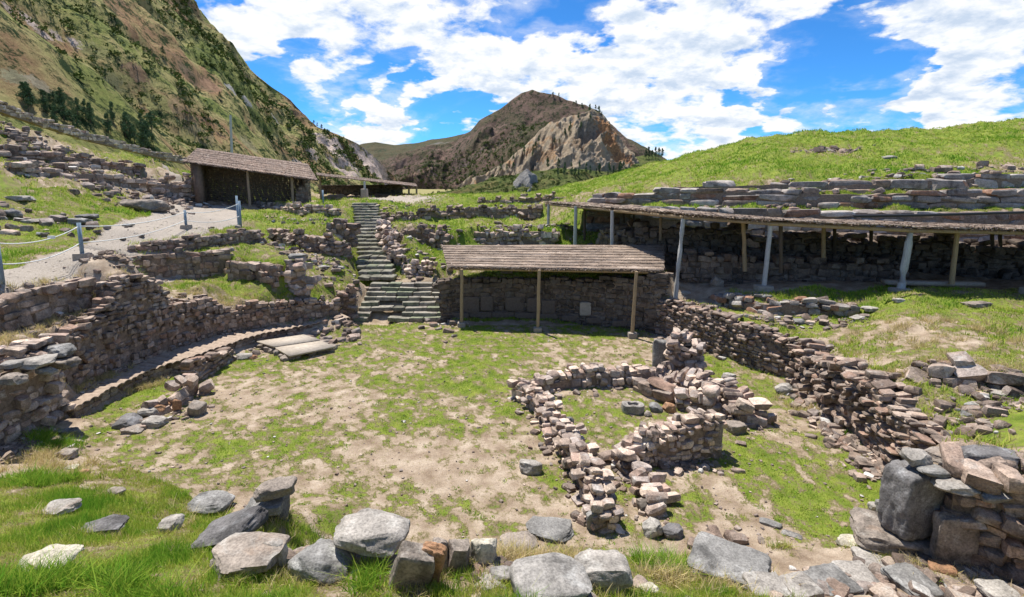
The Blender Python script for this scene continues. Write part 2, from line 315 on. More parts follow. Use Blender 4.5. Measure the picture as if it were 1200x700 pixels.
def build_wall(wd, idx):
    rs = np.random.RandomState(100 + idx); X, t, nr, ss, L, th = wd['X'], wd['t'], wd['nr'], wd['ss'], wd['L'], wd['thick']
    _, rot, jit = wd['style']; cen, hf, Rr = [], [], []
    def at(s):
        g = lambda A: np.array([np.interp(s, ss, A[:, k]) for k in range(A.shape[1])]); a = g(X); b = g(t); c = g(nr)
        return a, b / np.linalg.norm(b), c / np.linalg.norm(c)
    z = X[:, 2].min() - .12; zm = X[:, 3].max()
    while z < zm + .05:
        h = wd['sh'] * rs.uniform(.62, 1.45); s = -rs.uniform(0, wd['sw'])
        while s < L:
            wdt = wd['sw'] * min(math.exp(rs.normal(0, .38)), 1.7); sc = min(max(s + wdt / 2, 0), L); a, b, c = at(sc)
            top = a[3] + rs.uniform(-1, .55) * wd['rag'] + .04 * math.sin(sc * 3.1 + idx)
            hh = h * rs.uniform(.85, 1.12); zz_ = z + h / 2 + rs.uniform(-.02, .02)
            if z + h * .55 < top and z + h > a[2] - .06:
                if z + hh > top + .06: hh = max(top + .05 - z, .06); zz_ = z + hh / 2
                p = np.array([a[0] + c[0] * (th / 2 + rs.normal(0, jit)), a[1] + c[1] * (th / 2), zz_])
                p[:2] += c * rs.normal(0, jit)
                dpt = th / 2 * rs.uniform(.9, 1.08); two = th > .42 and wd['sh'] < .3
                if two: dpt = th * rs.uniform(.22, .34); p[:2] -= c * (th / 2 - dpt)
                cen.append(p); hf.append([wdt / 2 * 1.04, dpt, hh / 2 * 1.08])
                B = np.array([[b[0], c[0], 0], [b[1], c[1], 0], [0, 0, 1.]])
                Rr.append(B @ rotm((1, 0, 0), rs.normal(0, rot)) @ rotm((0, 1, 0), rs.normal(0, rot * .7)) @ rotm((0, 0, 1), rs.normal(0, rot * .8)))
                if two and z + h > a[3] - 2.2 * wd['sh'] or (two and not wd['retain']):
                    p2 = p.copy(); p2[:2] += c * (dpt + (th - 2 * dpt) / 2) + b * rs.uniform(-.4, .4) * wdt; p2[2] += rs.uniform(-.04, .03); cen.append(p2); hf.append([wdt / 2 * rs.uniform(.8, 1.1), max((th - 2 * dpt) / 2, .06), hh / 2]); Rr.append(B @ rotm((1, 0, 0), rs.normal(0, rot)) @ rotm((0, 1, 0), rs.normal(0, rot * .7)) @ rotm((0, 0, 1), rs.normal(0, rot)))
            s += wdt
        z += h
    if not cen: print('EMPTY WALL', wd['name'], wd['label']); return
    V, Q = rocks(cen, hf, Rr, wd['n'], (5, 14), 7, (.68, 1.0), .08, idx + 5)
    mb = MB(); mb.add(V, Q, m=0)
    if wd['backing']:
        bo = .13 if rot < .2 else .18
        i0, i1 = X[:, :2] + nr * th * bo, X[:, :2] + nr * th * .80; m = len(X); zt = X[:, 3].copy(); zt = np.min([np.r_[zt[k:], [zt[-1]] * k] for k in range(3)] + [np.r_[[zt[0]] * k, zt[:len(zt) - k]] for k in (1, 2)], 0) - .10 - min(wd['rag'], .2) * .6 - (.25 * wd['sh'] if wd['sh'] < .3 else 0) + .05 * n3d(np.stack([ss * 2.5, ss * 0 + idx, ss * 0], 1)); zb = X[:, 2] - .25; zt = np.maximum(zt, zb + .12)
        VV = np.concatenate([np.c_[i0, zb], np.c_[i0, zt], np.c_[i1, zt], np.c_[i1, zb]]); q = []
        for i in range(m - 1):
            for k in range(4): q.append([k * m + i, k * m + i + 1, ((k + 1) % 4) * m + i + 1, ((k + 1) % 4) * m + i])
        q.append([0, m, 2 * m, 3 * m]); q.append([m - 1, 4 * m - 1, 3 * m - 1, 2 * m - 1]); mb.add(VV, q, m=1)
    o = mb.build(wd['name'], [wd['mat'], M_mortar], None, True, 32); tag(o, wd['label'], wd['cat'], wd['group']); return o
B_ = M_brown; Gy = M_grey
# bench foot along the left edge of the plaza (floor line)
BENCH = [G(92, 494, 0), G(104, 489, 0), G(127, 473, 0), G(176, 449, 0), G(210, 437, 0), G(240, 427, 0), G(300, 405, 0), G(350, 395, 0), G(412, 383, 0)]
BZ = .42
# left side
wall('retaining_wall', 'curved brown stone wall rising behind the tiled bench on the left of the plaza', [W(84, 462, 392, z=BZ), W(97, 455, 382, z=BZ), W(122, 443, 372, z=BZ), W(134, 438, 350, z=BZ), W(148, 431, 326, z=BZ), W(175, 421, 322, z=BZ), W(198, 412, 330, z=BZ), W(206, 409, 354, z=BZ), W(232, 401, 351, z=BZ), W(258, 393, 348, z=BZ), W(270, 390, 362, z=BZ), W(300, 386, 356, z=BZ), W(350, 379, 350, z=BZ), W(396, 373, 352, z=BZ)], .5, .135, .18, B_)
wall('retaining_wall', 'tumbled end of the left plaza wall with big grey blocks on top, at the left edge of the photo', [W(-90, 590, 480, z=.35), W(-30, 545, 445, z=.3), W(0, 525, 430, z=.3), W(50, 505, 405, z=.25), W(80, 485, 390, z=.25)], .6, .17, .25, Gy, style=(1, .18, .08), rag=.25)
wall('retaining_wall', 'upper left stone wall in shade just below the gravel path', [W(-160, 440, 372, z=2.15), W(-80, 425, 364, z=2.15), W(0, 400, 352, z=2.15), W(50, 383, 335, z=2.15), W(88, 372, 328, z=2.15), W(118, 364, 327, z=2.15)], .5, .24, .36, B_)
wall('retaining_wall', 'straight brown block wall on the small grassy ledge, lower of two tiers below the path', [W(150, 331, 297, z=2.1), W(200, 327, 294, z=2.1), W(264, 321, 295, z=2.1)], .45, .2, .3, B_, rag=.05)
wall('retaining_wall', 'low wall of dark and rusty blocks continuing right of the straight block wall', [W(266, 330, 302, z=1.9), W(300, 331, 309, z=1.9), W(318, 334, 306, z=1.9)], .45, .28, .4, B_, style=(1, .15, .06))
wall('retaining_wall', 'long upper tier of small brown stones edging the gravel path', [W(150, 297, 288, z=3.15), W(200, 294, 281, z=3.2), W(250, 290, 275, z=3.1), W(306, 283, 267, z=3.0)], .4, .17, .28, B_)
wall('ruined_wall', 'dark rubble bank with loose white stones left of the long stairs', [W(316, 287, 269, z=2.5), W(350, 294, 271, z=2.4), W(385, 299, 276, z=2.3), W(411, 300, 284, z=2.2)], .5, .2, .3, B_, style=(1, .3, .12), rag=.3)
wall('ruined_wall', 'low stone footing in front of the thatched hut', [W(296, 246, 238, z=3.75), W(345, 251, 239, z=3.7), W(392, 253, 243, z=3.7)], .5, .24, .4, Gy, style=(1, .2, .1), rag=.2)
wall('ruined_wall', 'rubble wall at the left of the top of the long stairs', [W(386, 280, 256, z=2.95), W(414, 285, 262, z=2.75)], .5, .22, .32, B_, style=(1, .25, .1), rag=.3)
wall('stone_pile', 'upright pile of grey stones with a flat slab across its top, left of the stairs', [W(334, 342, 304, z=1.55), W(350, 345, 303, z=1.55), W(364, 343, 322, z=1.55)], .6, .24, .42, Gy, False, (1, .25, .1), cat='stone pile', rag=.25)
wall('ruined_wall', 'low row of dark stones on the grass beside the lower stairs', [W(372, 326, 319, z=1.35), W(395, 328, 321, z=1.3), W(410, 328, 322, z=1.25)], .4, .2, .4, Gy, False)
wall('retaining_wall', 'rubble wall holding the bank between curved wall and wide steps', [W(398, 371, 338, z=.25), W(414, 376, 336, z=.05)], .5, .18, .26, B_, style=(1, .25, .1), rag=.2)
# right of the stairs
wall('ruined_wall', 'rubble cheek wall beside the upper stairs on the right', [W(443, 272, 256, z=2.9), W(456, 298, 280, z=2.1), W(474, 322, 306, z=1.3)], .5, .2, .3, Gy, style=(1, .3, .12), rag=.3)
wall('ruined_wall', 'small stone wall on the bank above the right end of the wide steps', [W(476, 325, 314, z=1.25), W(490, 326, 306, z=1.25), W(502, 328, 310, z=1.25)], .5, .18, .26, Gy, style=(1, .25, .1), rag=.25)
wall('ruined_wall', 'rubble row on the grassy bank behind the thatched shelter, lower tier', [W(452, 292, 270, d=29), W(490, 285, 263, d=30), W(522, 292, 272, d=28.5)], .5, .2, .3, B_, style=(1, .35, .14), rag=.4)
wall('ruined_wall', 'grey rubble terrace wall directly above the shelter roof', [W(560, 289, 268, d=29.5), W(600, 288, 266, d=30), W(650, 290, 268, d=29.5)], .5, .22, .32, Gy, style=(1, .3, .12), rag=.4)
wall('ruined_wall', 'long low rubble terrace across the bank under the distant crag', [W(450, 262, 250, d=36), W(510, 258, 244, d=37.5), W(570, 257, 241, d=39), W(632, 256, 240, d=39)], .5, .25, .36, B_, style=(1, .3, .12), rag=.4)
wall('ruined_wall', 'faint topmost rubble terrace near the end of the long shelter', [W(560, 240, 231, d=48), W(620, 240, 230, d=47), W(690, 236, 226, d=44)], .5, .28, .4, B_, style=(1, .3, .12), rag=.4)
# shelter back wall
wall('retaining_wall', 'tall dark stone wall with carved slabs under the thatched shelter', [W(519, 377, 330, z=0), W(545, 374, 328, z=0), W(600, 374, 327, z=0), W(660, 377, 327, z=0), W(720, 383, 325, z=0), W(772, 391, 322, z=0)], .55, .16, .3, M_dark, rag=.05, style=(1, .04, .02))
# right edge of plaza
wall('retaining_wall', 'curved right plaza wall of thin dark brown stones starting at the shelter', [W(770, 391, 350, z=0), W(790, 397, 357, z=0), W(825, 411, 364, z=0), W(875, 429, 381, z=0), W(905, 438, 391, z=0), W(930, 447, 400, z=0)], .5, .095, .17, B_, style=(1, .10, .05), rag=.12, n=3)
wall('ruined_wall', 'collapsed stretch of the right plaza wall with tumbled grey stones', [W(930, 449, 402, z=0), W(950, 468, 412, z=0), W(975, 498, 425, z=0), W(1003, 520, 438, z=0)], .7, .12, .17, B_, style=(1, .2, .10), rag=.25)
wall('retaining_wall', 'right plaza wall of thin slanting slate courses near the big corner block', [W(1003, 520, 437, z=0), W(1025, 542, 455, z=0), W(1045, 560, 480, z=0), W(1060, 580, 500, z=0), W(1078, 600, 522, z=0)], .6, .075, .2, B_, style=(1, .14, .07), rag=.12)
wall('retaining_wall', 'short terrace wall on the grass in front of the long shelter', [W(828, 352, 342, z=1.35), W(860, 364, 347, z=1.3), W(905, 370, 351, z=1.35), W(960, 371, 353, z=1.42), W(1003, 371, 357, z=1.5)], .5, .15, .34, M_mega, style=(1, .18, .08), rag=.16)
wall('stone_row', 'arc of half buried stones across the right hand grass', [W(1074, 446, 425, z=1.75), W(1105, 452, 432, z=1.75), W(1150, 455, 436, z=1.75), W(1188, 460, 442, z=1.75)], .4, .2, .34, Gy, True, (1, .35, .14), rag=.25, cat='stone row')
# right rear terraces of long blocks
wall('terrace_wall', 'lowest course of the big block terrace right behind the long shelter roof', [W(690, 270, 243, d=33), W(760, 272, 240, d=30.5), W(860, 290, 244, d=28), W(1000, 310, 246, d=26), W(1200, 320, 246, d=24.5), W(1400, 330, 246, d=24)], .8, .36, 1.0, M_mega, style=(1, .05, .07), n=4, rag=.12, cat='terrace wall')
wall('terrace_wall', 'middle tier of long grey blocks below the green mound', [W(700, 243, 228, d=34.3), W(780, 242, 222, d=32), W(880, 243, 222, d=29.3), W(1000, 244, 224, d=27.3), W(1200, 245, 222, d=25.8), W(1400, 245, 220, d=25.3)], .8, .36, 1.2, M_mega, style=(1, .05, .09), n=4, rag=.15, cat='terrace wall')
wall('terrace_wall', 'top tier of long slate blocks tucked into the green mound', [W(770, 224, 217, d=33.2), W(880, 223, 212, d=30.5), W(1000, 224, 212, d=28.5), W(1110, 223, 205, d=27.4), W(1200, 222, 204, d=27), W(1400, 220, 200, d=26.5)], .8, .42, 1.6, M_mega, style=(1, .06, .12), n=4, rag=.3, cat='terrace wall')
# left hillside terraces
wall('terrace_wall', 'stepped dry stone terrace on the left hillside, uppermost long run', [W(10, 186, 172, d=29), W(50, 190, 174, d=30.5), W(105, 196, 181, d=33), W(165, 206, 192, d=36.5)], .6, .22, .5, B_, style=(1, .12, .1), rag=.25, cat='terrace wall')
wall('terrace_wall', 'lower run of the stepped stone terrace on the left hillside', [W(14, 202, 188, d=27), W(60, 208, 193, d=28.8), W(110, 215, 199, d=31), W(165, 224, 207, d=34)], .6, .24, .5, Gy, style=(1, .15, .12), rag=.3, cat='terrace wall')
wall('terrace_wall', 'jumbled stone bank on the hillside just left of the hut', [W(150, 226, 212, d=34.5), W(180, 233, 213, d=35.5), W(206, 236, 210, d=36.3), W(228, 238, 205, d=37.5)], .7, .24, .45, Gy, style=(1, .3, .14), rag=.4, cat='terrace wall')
wall('boundary_wall', 'long pale boundary wall along the top of the left hillside', [W(-80, 105, 92, d=29), W(0, 126, 118, d=33), W(50, 144, 138, d=37), W(110, 163, 156, d=42), W(170, 178, 173, d=48), W(218, 190, 184, d=54)], .5, .2, .5, Gy, False, (1, .05, .03), rag=.05, cat='boundary wall')
# ruins inside the plaza
wall('foundation_wall', 'back wall of the ruined room in the plaza, rounded grey and pink stones', [W(612, 470, 455, z=0), W(634, 461, 443, z=0), W(673, 456, 432, z=0), W(713, 454, 432, z=0), W(770, 452, 430, z=0)], .5, .15, .2, Gy, False, (1, .12, .07), rag=.12)
wall('foundation_wall', 'left wall of the ruined room running towards the viewer', [W(611, 468, 452, z=0), W(626, 485, 463, z=0), W(645, 513, 487, z=0), W(660, 540, 511, z=0), W(672, 565, 530, z=0), W(684, 595, 560, z=0), W(697, 622, 590, z=0)], .44, .13, .2, Gy, False, (1, .15, .07), rag=.14)
wall('foundation_wall', 'front wall of the ruined room in neat brown courses', [W(728, 541, 522, z=0), W(740, 548, 512, z=0), W(770, 548, 505, z=0), W(800, 545, 497, z=0), W(830, 540, 491, z=0), W(842, 536, 490, z=0)], .45, .11, .19, Gy, False, (1, .12, .06), rag=.07)
wall('foundation_wall', 'broken wall line curving from the room doorway to the two loose blocks', [W(716, 540, 520, z=0), W(734, 558, 530, z=0), W(750, 580, 553, z=0), W(760, 600, 578, z=0)], .38, .13, .2, Gy, False, (1, .22, .09), rag=.2)
wall('foundation_wall', 'thick mound-like right wall of the ruined room, piled grey stones', [W(768, 455, 430, z=0), W(800, 462, 440, z=0), W(832, 474, 450, z=0), W(853, 488, 462, z=0), W(860, 498, 476, z=0)], .85, .14, .19, Gy, False, (1, .22, .1), rag=.2)
wall('stone_bench', 'low inner bench of squared brown blocks inside the ruined room', [W(740, 458, 447, z=0), W(760, 468, 452, z=0), W(775, 472, 456, z=0)], .4, .22, .5, B_, False, (1, .1, .04), rag=.05, cat='stone bench')
wall('foundation_wall', 'inner wall stub right of the orange stone in the ruined room', [W(793, 481, 463, z=0), W(815, 482, 462, z=0), W(838, 488, 460, z=0)], .6, .18, .27, Gy, False, (1, .2, .08), rag=.15)
wall('stone_stack', 'rubble stack leaning against the upright slab behind the ruined room', [W(785, 441, 394, z=0), W(803, 444, 400, z=0), W(819, 446, 412, z=0)], .7, .18, .28, Gy, False, (1, .25, .1), rag=.25, cat='stone stack')
wall('foundation_wall', 'narrow slanting brick-like wall stub near the left bench', [W(274, 423, 410, z=0), W(255, 436, 412, z=0), W(240, 444, 419, z=0), W(228, 452, 426, z=0)], .35, .11, .26, B_, False, (1, .08, .03), rag=.06)
wall('foundation_wall', 'low line of tilted stones between brick-like stub and stone heap on the left', [W(236, 460, 436, z=0), W(222, 472, 446, z=0), W(205, 480, 458, z=0), W(190, 485, 466, z=0)], .35, .18, .28, Gy, False, (1, .3, .1), rag=.2)
# inside the long shelter
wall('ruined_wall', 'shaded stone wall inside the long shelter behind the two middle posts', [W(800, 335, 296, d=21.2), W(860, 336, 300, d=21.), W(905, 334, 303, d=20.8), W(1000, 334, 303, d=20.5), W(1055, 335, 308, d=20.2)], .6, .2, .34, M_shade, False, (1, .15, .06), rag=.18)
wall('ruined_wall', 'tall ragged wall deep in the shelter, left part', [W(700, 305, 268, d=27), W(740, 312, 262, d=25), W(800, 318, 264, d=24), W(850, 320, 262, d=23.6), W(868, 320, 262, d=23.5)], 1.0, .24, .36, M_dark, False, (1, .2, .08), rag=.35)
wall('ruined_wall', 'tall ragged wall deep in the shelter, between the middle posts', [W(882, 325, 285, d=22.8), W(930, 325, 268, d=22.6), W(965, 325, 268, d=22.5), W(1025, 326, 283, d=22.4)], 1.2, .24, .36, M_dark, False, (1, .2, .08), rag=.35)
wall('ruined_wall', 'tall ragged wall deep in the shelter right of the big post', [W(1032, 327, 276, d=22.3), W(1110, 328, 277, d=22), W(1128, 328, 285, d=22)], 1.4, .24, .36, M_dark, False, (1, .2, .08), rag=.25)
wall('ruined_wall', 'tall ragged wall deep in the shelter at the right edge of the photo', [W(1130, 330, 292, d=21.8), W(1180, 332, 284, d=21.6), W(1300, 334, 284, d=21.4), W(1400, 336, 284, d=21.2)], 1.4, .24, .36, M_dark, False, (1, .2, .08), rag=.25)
# right foreground ruin
RB = [W(1034, 645, 600, z=.42), W(1060, 655, 560, z=.42), W(1110, 668, 545, z=.42), W(1160, 680, 556, z=.42), W(1210, 690, 565, z=.42), W(1300, 700, 570, z=.42)]
wall('ruined_wall', 'rough brown masonry behind the big upright block at the lower right', [W(1108, 662, 548, z=.42), W(1140, 672, 552, z=.42), W(1175, 684, 560, z=.42), W(1215, 695, 572, z=.42), W(1330, 715, 590, z=.42)], .9, .17, .27, B_, True, (1, .18, .08), rag=.12, n=5)

# ------------------------------------------------------------------ terrain control points
for p in BENCH: ctw(p[0], p[1], 0)
for px, py in ((450, 392), (500, 392), (560, 395), (629, 392), (700, 398), (745, 400), (150, 500), (250, 480), (350, 440), (450, 420), (550, 430), (650, 480), (750, 430), (820, 430), (870, 460),
               (900, 500), (950, 540), (990, 580), (1010, 620), (300, 540), (200, 540), (400, 560), (500, 560), (600, 560), (700, 560), (800, 560), (900, 600), (250, 560), (350, 580), (450, 590), (560, 600), (650, 600), (740, 620), (120, 515), (960, 640), (860, 620), (800, 620)):
    ct(px, py, 0)
for x, y in ((-5.2, 7.7), (-4, 7.4), (-2.8, 7.35), (-1.6, 7.3), (-.4, 7.3), (.8, 7.3), (2, 7.3), (3, 7.3)): ctw(x, y, 0)
# floor under shelter
for px, py in ((530, 379), (600, 381), (660, 384), (720, 390)): ct(px, py, 0)
# foreground bank
for px, py, z in ((20, 550, .5), (60, 540, .3), (100, 540, .12), (150, 560, .12), (60, 575, .7), (120, 590, .7), (0, 580, .95), (190, 582, .25), (0, 640, 1.5), (100, 630, 1.25), (180, 625, 1.0), (240, 605, .8), (0, 700, 1.95), (100, 700, 1.85), (200, 700, 1.75),
                  (300, 700, 1.65), (400, 700, 1.6), (500, 700, 1.6), (600, 700, 1.6), (700, 700, 1.45), (780, 700, 1.1), (850, 700, .85), (920, 700, .62), (1000, 700, .5), (1100, 700, .42), (1200, 700, .45), (1300, 700, .6),
                  (300, 650, 1.35), (300, 620, 1.05), (380, 655, 1.45), (440, 655, 1.45), (500, 655, 1.4), (560, 650, 1.35), (620, 650, 1.3), (680, 650, 1.15), (740, 655, .85), (800, 665, .6), (870, 675, .45), (950, 665, .3), (1010, 650, .25), (330, 600, .75),
                  (-100, 600, 1.4), (-100, 700, 2.2), (-300, 700, 2.6), (1060, 690, .42), (1150, 700, .42)):
    ct(px, py, z)
for x, y, z in ((-6, 2, 3.4), (0, 2, 3.3), (6, 2, 2.6), (-6, -1, 4.4), (0, -1, 4.4), (6, -1, 4.2), (-15, 3, 4.2), (-20, 8, 4.6), (14, 3, 2.8), (22, 6, 3.2), (-12, 9, 2.1), (-14, 9, 3.4), (-2.5, 3.5, 2.5), (3, 3.5, 2.1), (-16, 12, 3.9), (9, 5.2, 1.2)): ctw(x, y, z)
for x, y, z in ((-60, -10, 9), (60, -10, 6), (0, -10, 5), (-60, 20, 17), (60, 20, 8), (-60, 100, 6), (60, 100, 6), (0, 100, 2), (-30, 100, 3), (30, 100, 4), (-40, 10, 10), (-30, 0, 6)): ctw(x, y, z)
# left path, lawn and hillside
for px, py, z in ((-60, 340, 3.5), (0, 328, 3.5), (60, 320, 3.5), (100, 308, 3.55), (150, 300, 3.6), (0, 305, 3.5), (60, 300, 3.6), (110, 290, 3.65), (160, 280, 3.7), (200, 272, 3.8), (250, 266, 3.9), (290, 262, 3.95), (190, 250, 3.95), (230, 250, 3.95), (290, 248, 4.0), (60, 333, 3.35), (100, 320, 3.35), (30, 335, 3.4), (140, 308, 3.5)): ct(px, py, z)
for px, py, d in ((0, 285, 17.5), (0, 262, 20), (0, 240, 22), (0, 215, 25), (80, 285, 18.5), (80, 265, 21), (80, 245, 24), (80, 222, 27.5), (150, 262, 24), (150, 245, 29), (190, 240, 34), (0, 165, 29.5), (0, 140, 31.5), (60, 165, 33), (100, 175, 36), (150, 182, 40), (200, 195, 43), (215, 200, 45),
                  (-200, 330, 14), (-200, 250, 20), (-200, 160, 26), (-200, 80, 29), (-400, 300, 12), (-400, 200, 18), (-400, 60, 26)): ct(px, py, d=d)
for px, d, dz in ((0, 40, 8), (60, 45, 8), (120, 52, 7), (200, 65, 6), (-200, 40, 11), (280, 60, 5), (280, 48, 4.6), (350, 60, 4.6)):
    p = D(px, 212, d); ctw(p[0], p[1], dz)
for px, py, d in ((232, 242, 37.5), (232, 242, 43), (300, 240, 39), (375, 241, 41), (300, 240, 46), (380, 238, 47), (400, 236, 46), (440, 236, 46), (480, 238, 46), (420, 230, 54), (470, 229, 56), (500, 230, 58), (560, 229, 60), (620, 227, 60), (345, 258, 33), (370, 262, 31.5), (320, 262, 31), (310, 290, 24), (330, 300, 22.8), (350, 262, 31),
                  (365, 310, 23.5), (395, 312, 23.5), (380, 345, 20.5), (340, 345, 20), (300, 348, 19.5), (240, 335, 18.8), (220, 345, 17.9), (280, 338, 19.2), (300, 320, 22), (280, 300, 23), (400, 325, 23.2), (395, 345, 21.8),
                  (500, 330, 24.2), (510, 312, 25.5), (500, 300, 27), (500, 275, 31.5), (480, 250, 40), (540, 250, 41), (600, 248, 41.5), (540, 275, 31), (540, 300, 26), (600, 300, 26), (660, 300, 26), (700, 300, 25.5), (620, 277, 31.5), (660, 262, 34), (690, 275, 31)): ct(px, py, d=d)
# stairs
STL = dict(x0=G(410, 380, 0), x1=G(521, 378, 0))
LZ = 1.25; UP0 = D(446, 328, 24.4); UP1 = D(429, 238, 39.5); UP0[2] = LZ; NU = 21
for i in range(12):
    f = i / 11; c = UP0 * (1 - f) + UP1 * f
    for s in (-1.0, -.6, .6, 1.0): ctw(c[0] + s, c[1] + .3, c[2] - .24 + .2 * (abs(s) > .8))
for px in (412, 440, 470, 500, 524): p = G(px, 381, 0); ctw(p[0], 21.3, 0)
for i in range(6):
    x = STL['x0'][0] + (STL['x1'][0] - STL['x0'][0]) * i / 5
    for k in range(4): ctw(x, 21.75 + k * .6, -.1 + k * .3)
    ctw(x, 23.95, LZ - .15); ctw(x, 24.35, LZ - .03)
# right terraces and mound
for px, py, z in ((800, 352, 1.3), (790, 343, 1.55), (840, 360, 1.35), (880, 374, 1.25), (925, 385, 1.2), (970, 390, 1.5), (1000, 400, 1.5), (1020, 385, 1.7), (1040, 370, 1.9), (1060, 352, 2.2), (1067, 343, 2.3), (905, 336, 2.1), (860, 338, 1.95), (830, 338, 1.85), (960, 338, 2.15), (1130, 345, 2.25), (1200, 345, 2.25), (1300, 350, 2.25), (1450, 350, 2.3),
                  (1100, 380, 2.0), (1200, 380, 2.05), (1060, 400, 1.75), (1130, 410, 1.9), (1200, 420, 1.95), (1060, 430, 1.65), (1100, 470, 1.55), (1150, 480, 1.6), (1200, 470, 1.75), (1200, 510, 1.75), (1130, 505, 1.55), (1150, 525, 1.75), (1200, 530, 1.85), (1300, 450, 2.0), (1300, 520, 2), (1450, 500, 2.3), (1500, 620, 2.4), (1110, 530, 1.6)): ct(px, py, z)
for x, y, z in ((7, 21.5, 1.9), (10, 21.5, 1.9), (14, 21, 1.9), (20, 20.5, 1.9), (26, 20, 2), (7, 25, 1.9), (12, 24.5, 1.9), (18, 24, 1.9), (26, 23, 2), (4.5, 26, 2.2), (40, 20, 3)): ctw(x, y, z)
for px, py, d in ((1200, 190, 31), (1200, 168, 36), (1200, 140, 46), (1100, 195, 31), (1100, 175, 36), (1100, 151, 47), (1000, 200, 32), (1000, 178, 37), (1013, 153, 47), (950, 155, 48), (900, 160, 49), (1060, 157, 45), (900, 195, 34), (900, 178, 39), (867, 165, 50), (800, 205, 37), (800, 182, 53), (740, 215, 40), (740, 199, 56), (700, 222, 42), (700, 210, 58), (660, 219, 60), (640, 224, 60), (700, 225, 38), (1400, 190, 30), (1400, 130, 46), (1400, 160, 36), (1600, 130, 44), (1600, 220, 26)): ct(px, py, d=d)
for px, d, z in ((1200, 70, 9), (1000, 75, 8), (867, 80, 7), (740, 85, 5), (640, 90, 2)): p = D(px, 212, d); ctw(p[0], p[1], z)
for wd in WALLS:
    if not wd['retain'] and 'shelter' not in wd['label'] and 'boundary' not in wd['label']:
        pass
# rasterise the triangulated control points
GX0, GX1, GY0, GY1, GS = -60., 60., -10., 100., .1
nx = int((GX1 - GX0) / GS) + 1; ny = int((GY1 - GY0) / GS) + 1
A = np.array(CT); A = A[(A[:, 0] >= GX0) & (A[:, 0] <= GX1) & (A[:, 1] >= GY0) & (A[:, 1] <= GY1)]
key = {}
for a in A: key.setdefault((round(a[0] / .06), round(a[1] / .06)), a)
A = np.array(list(key.values()))
vv, _, ff, ov, _, _ = delaunay_2d_cdt([Vector((a[0], a[1])) for a in A], [], [], 0, 1e-5)
zs = [A[o[0], 2] if o else 0 for o in ov]
H = np.full((ny, nx), 3.0)
for f in ff:
    a, b, c = [np.array([vv[i][0], vv[i][1], zs[i]]) for i in f]
    x0 = max(int((min(a[0], b[0], c[0]) - GX0) / GS), 0); x1 = min(int((max(a[0], b[0], c[0]) - GX0) / GS) + 1, nx - 1)
    y0 = max(int((min(a[1], b[1], c[1]) - GY0) / GS), 0); y1 = min(int((max(a[1], b[1], c[1]) - GY0) / GS) + 1, ny - 1)
    if x1 < x0 or y1 < y0: continue
    xs = GX0 + np.arange(x0, x1 + 1) * GS; ys = GY0 + np.arange(y0, y1 + 1) * GS; XX, YY = np.meshgrid(xs, ys)
    dt = (b[1] - c[1]) * (a[0] - c[0]) + (c[0] - b[0]) * (a[1] - c[1])
    if abs(dt) < 1e-9: continue
    u = ((b[1] - c[1]) * (XX - c[0]) + (c[0] - b[0]) * (YY - c[1])) / dt; v = ((c[1] - a[1]) * (XX - c[0]) + (a[0] - c[0]) * (YY - c[1])) / dt; q = 1 - u - v
    ok = (u >= -1e-6) & (v >= -1e-6) & (q >= -1e-6); Z = u * a[2] + v * b[2] + q * c[2]
    sub = H[y0:y1 + 1, x0:x1 + 1]; sub[ok] = Z[ok]
def inpoly0(x, y, P):
    r = np.zeros(x.shape, bool); n = len(P)
    for i in range(n):
        x0, y0 = P[i]; x1, y1 = P[(i + 1) % n]; r ^= ((y0 > y) != (y1 > y)) & (x < (x1 - x0) * (y - y0) / (y1 - y0 + 1e-12) + x0)
    return r
def blur(H):
    H2 = H.copy(); H2[1:-1, 1:-1] = (H[:-2, 1:-1] + H[2:, 1:-1] + H[1:-1, :-2] + H[1:-1, 2:] + 2 * H[1:-1, 1:-1]) / 6; return H2
Hs = H.copy()
for _ in range(14): Hs = blur(Hs)
for _ in range(2): H = blur(H)
yy = GY0 + np.arange(ny) * GS
# keep steps crisp where walls stand, soften elsewhere
gr = np.abs(H - Hs); k = sst(.10, .03, gr); H = H * (1 - k) + Hs * k
for wd in WALLS:
    if not wd['retain']: continue
    for i in range(len(wd['X'])):
        for o_ in (-.05, .03, .12, .22, .32, .42, .52):
            for t_ in (-.12, 0, .12):
                q = wd['X'][i, :2] - wd['nr'][i] * o_ + wd['t'][i] * t_; a = int(round((q[0] - GX0) / GS)); b = int(round((q[1] - GY0) / GS))
                if 0 <= a < nx and 0 <= b < ny: H[b, a] = min(H[b, a], wd['X'][i, 2] + .04 + .25 * max(o_ - .2, 0))
xg = GX0 + np.arange(nx) * GS
for j in range(ny):
    y_ = yy[j]
    if UP0[1] - .5 < y_ < UP1[1]:
        f = (y_ - UP0[1]) / (UP1[1] - UP0[1]); c_ = UP0[0] * (1 - f) + UP1[0] * f; z_ = UP0[2] + (UP1[2] - UP0[2]) * f - .22; dd_ = np.abs(xg - c_)
        lim = z_ + np.clip(dd_ - .95, 0, 9) * 1.2; H[j] = np.where(dd_ < 1.6, np.minimum(H[j], lim), H[j])
    if 21.0 < y_ < 24.3:
        m_ = (xg > STL['x0'][0] - .1) & (xg < STL['x1'][0] + .1); H[j] = np.where(m_, np.minimum(H[j], max(-.05, (y_ - 21.6) * .5 - .2) if y_ < 24.0 else LZ - .08), H[j])
_ha = [D(212, 190, 36.6), D(372, 211.5, 39.2), D(364, 193, 44), D(226, 174.5, 41.2)]; _hp = np.array([p[:2] for p in _ha]); _XX, _YY = np.meshgrid(xg, yy); _m = inpoly0(_XX, _YY, _hp); H[_m] = np.minimum(H[_m], D(300, 238, 38)[2])
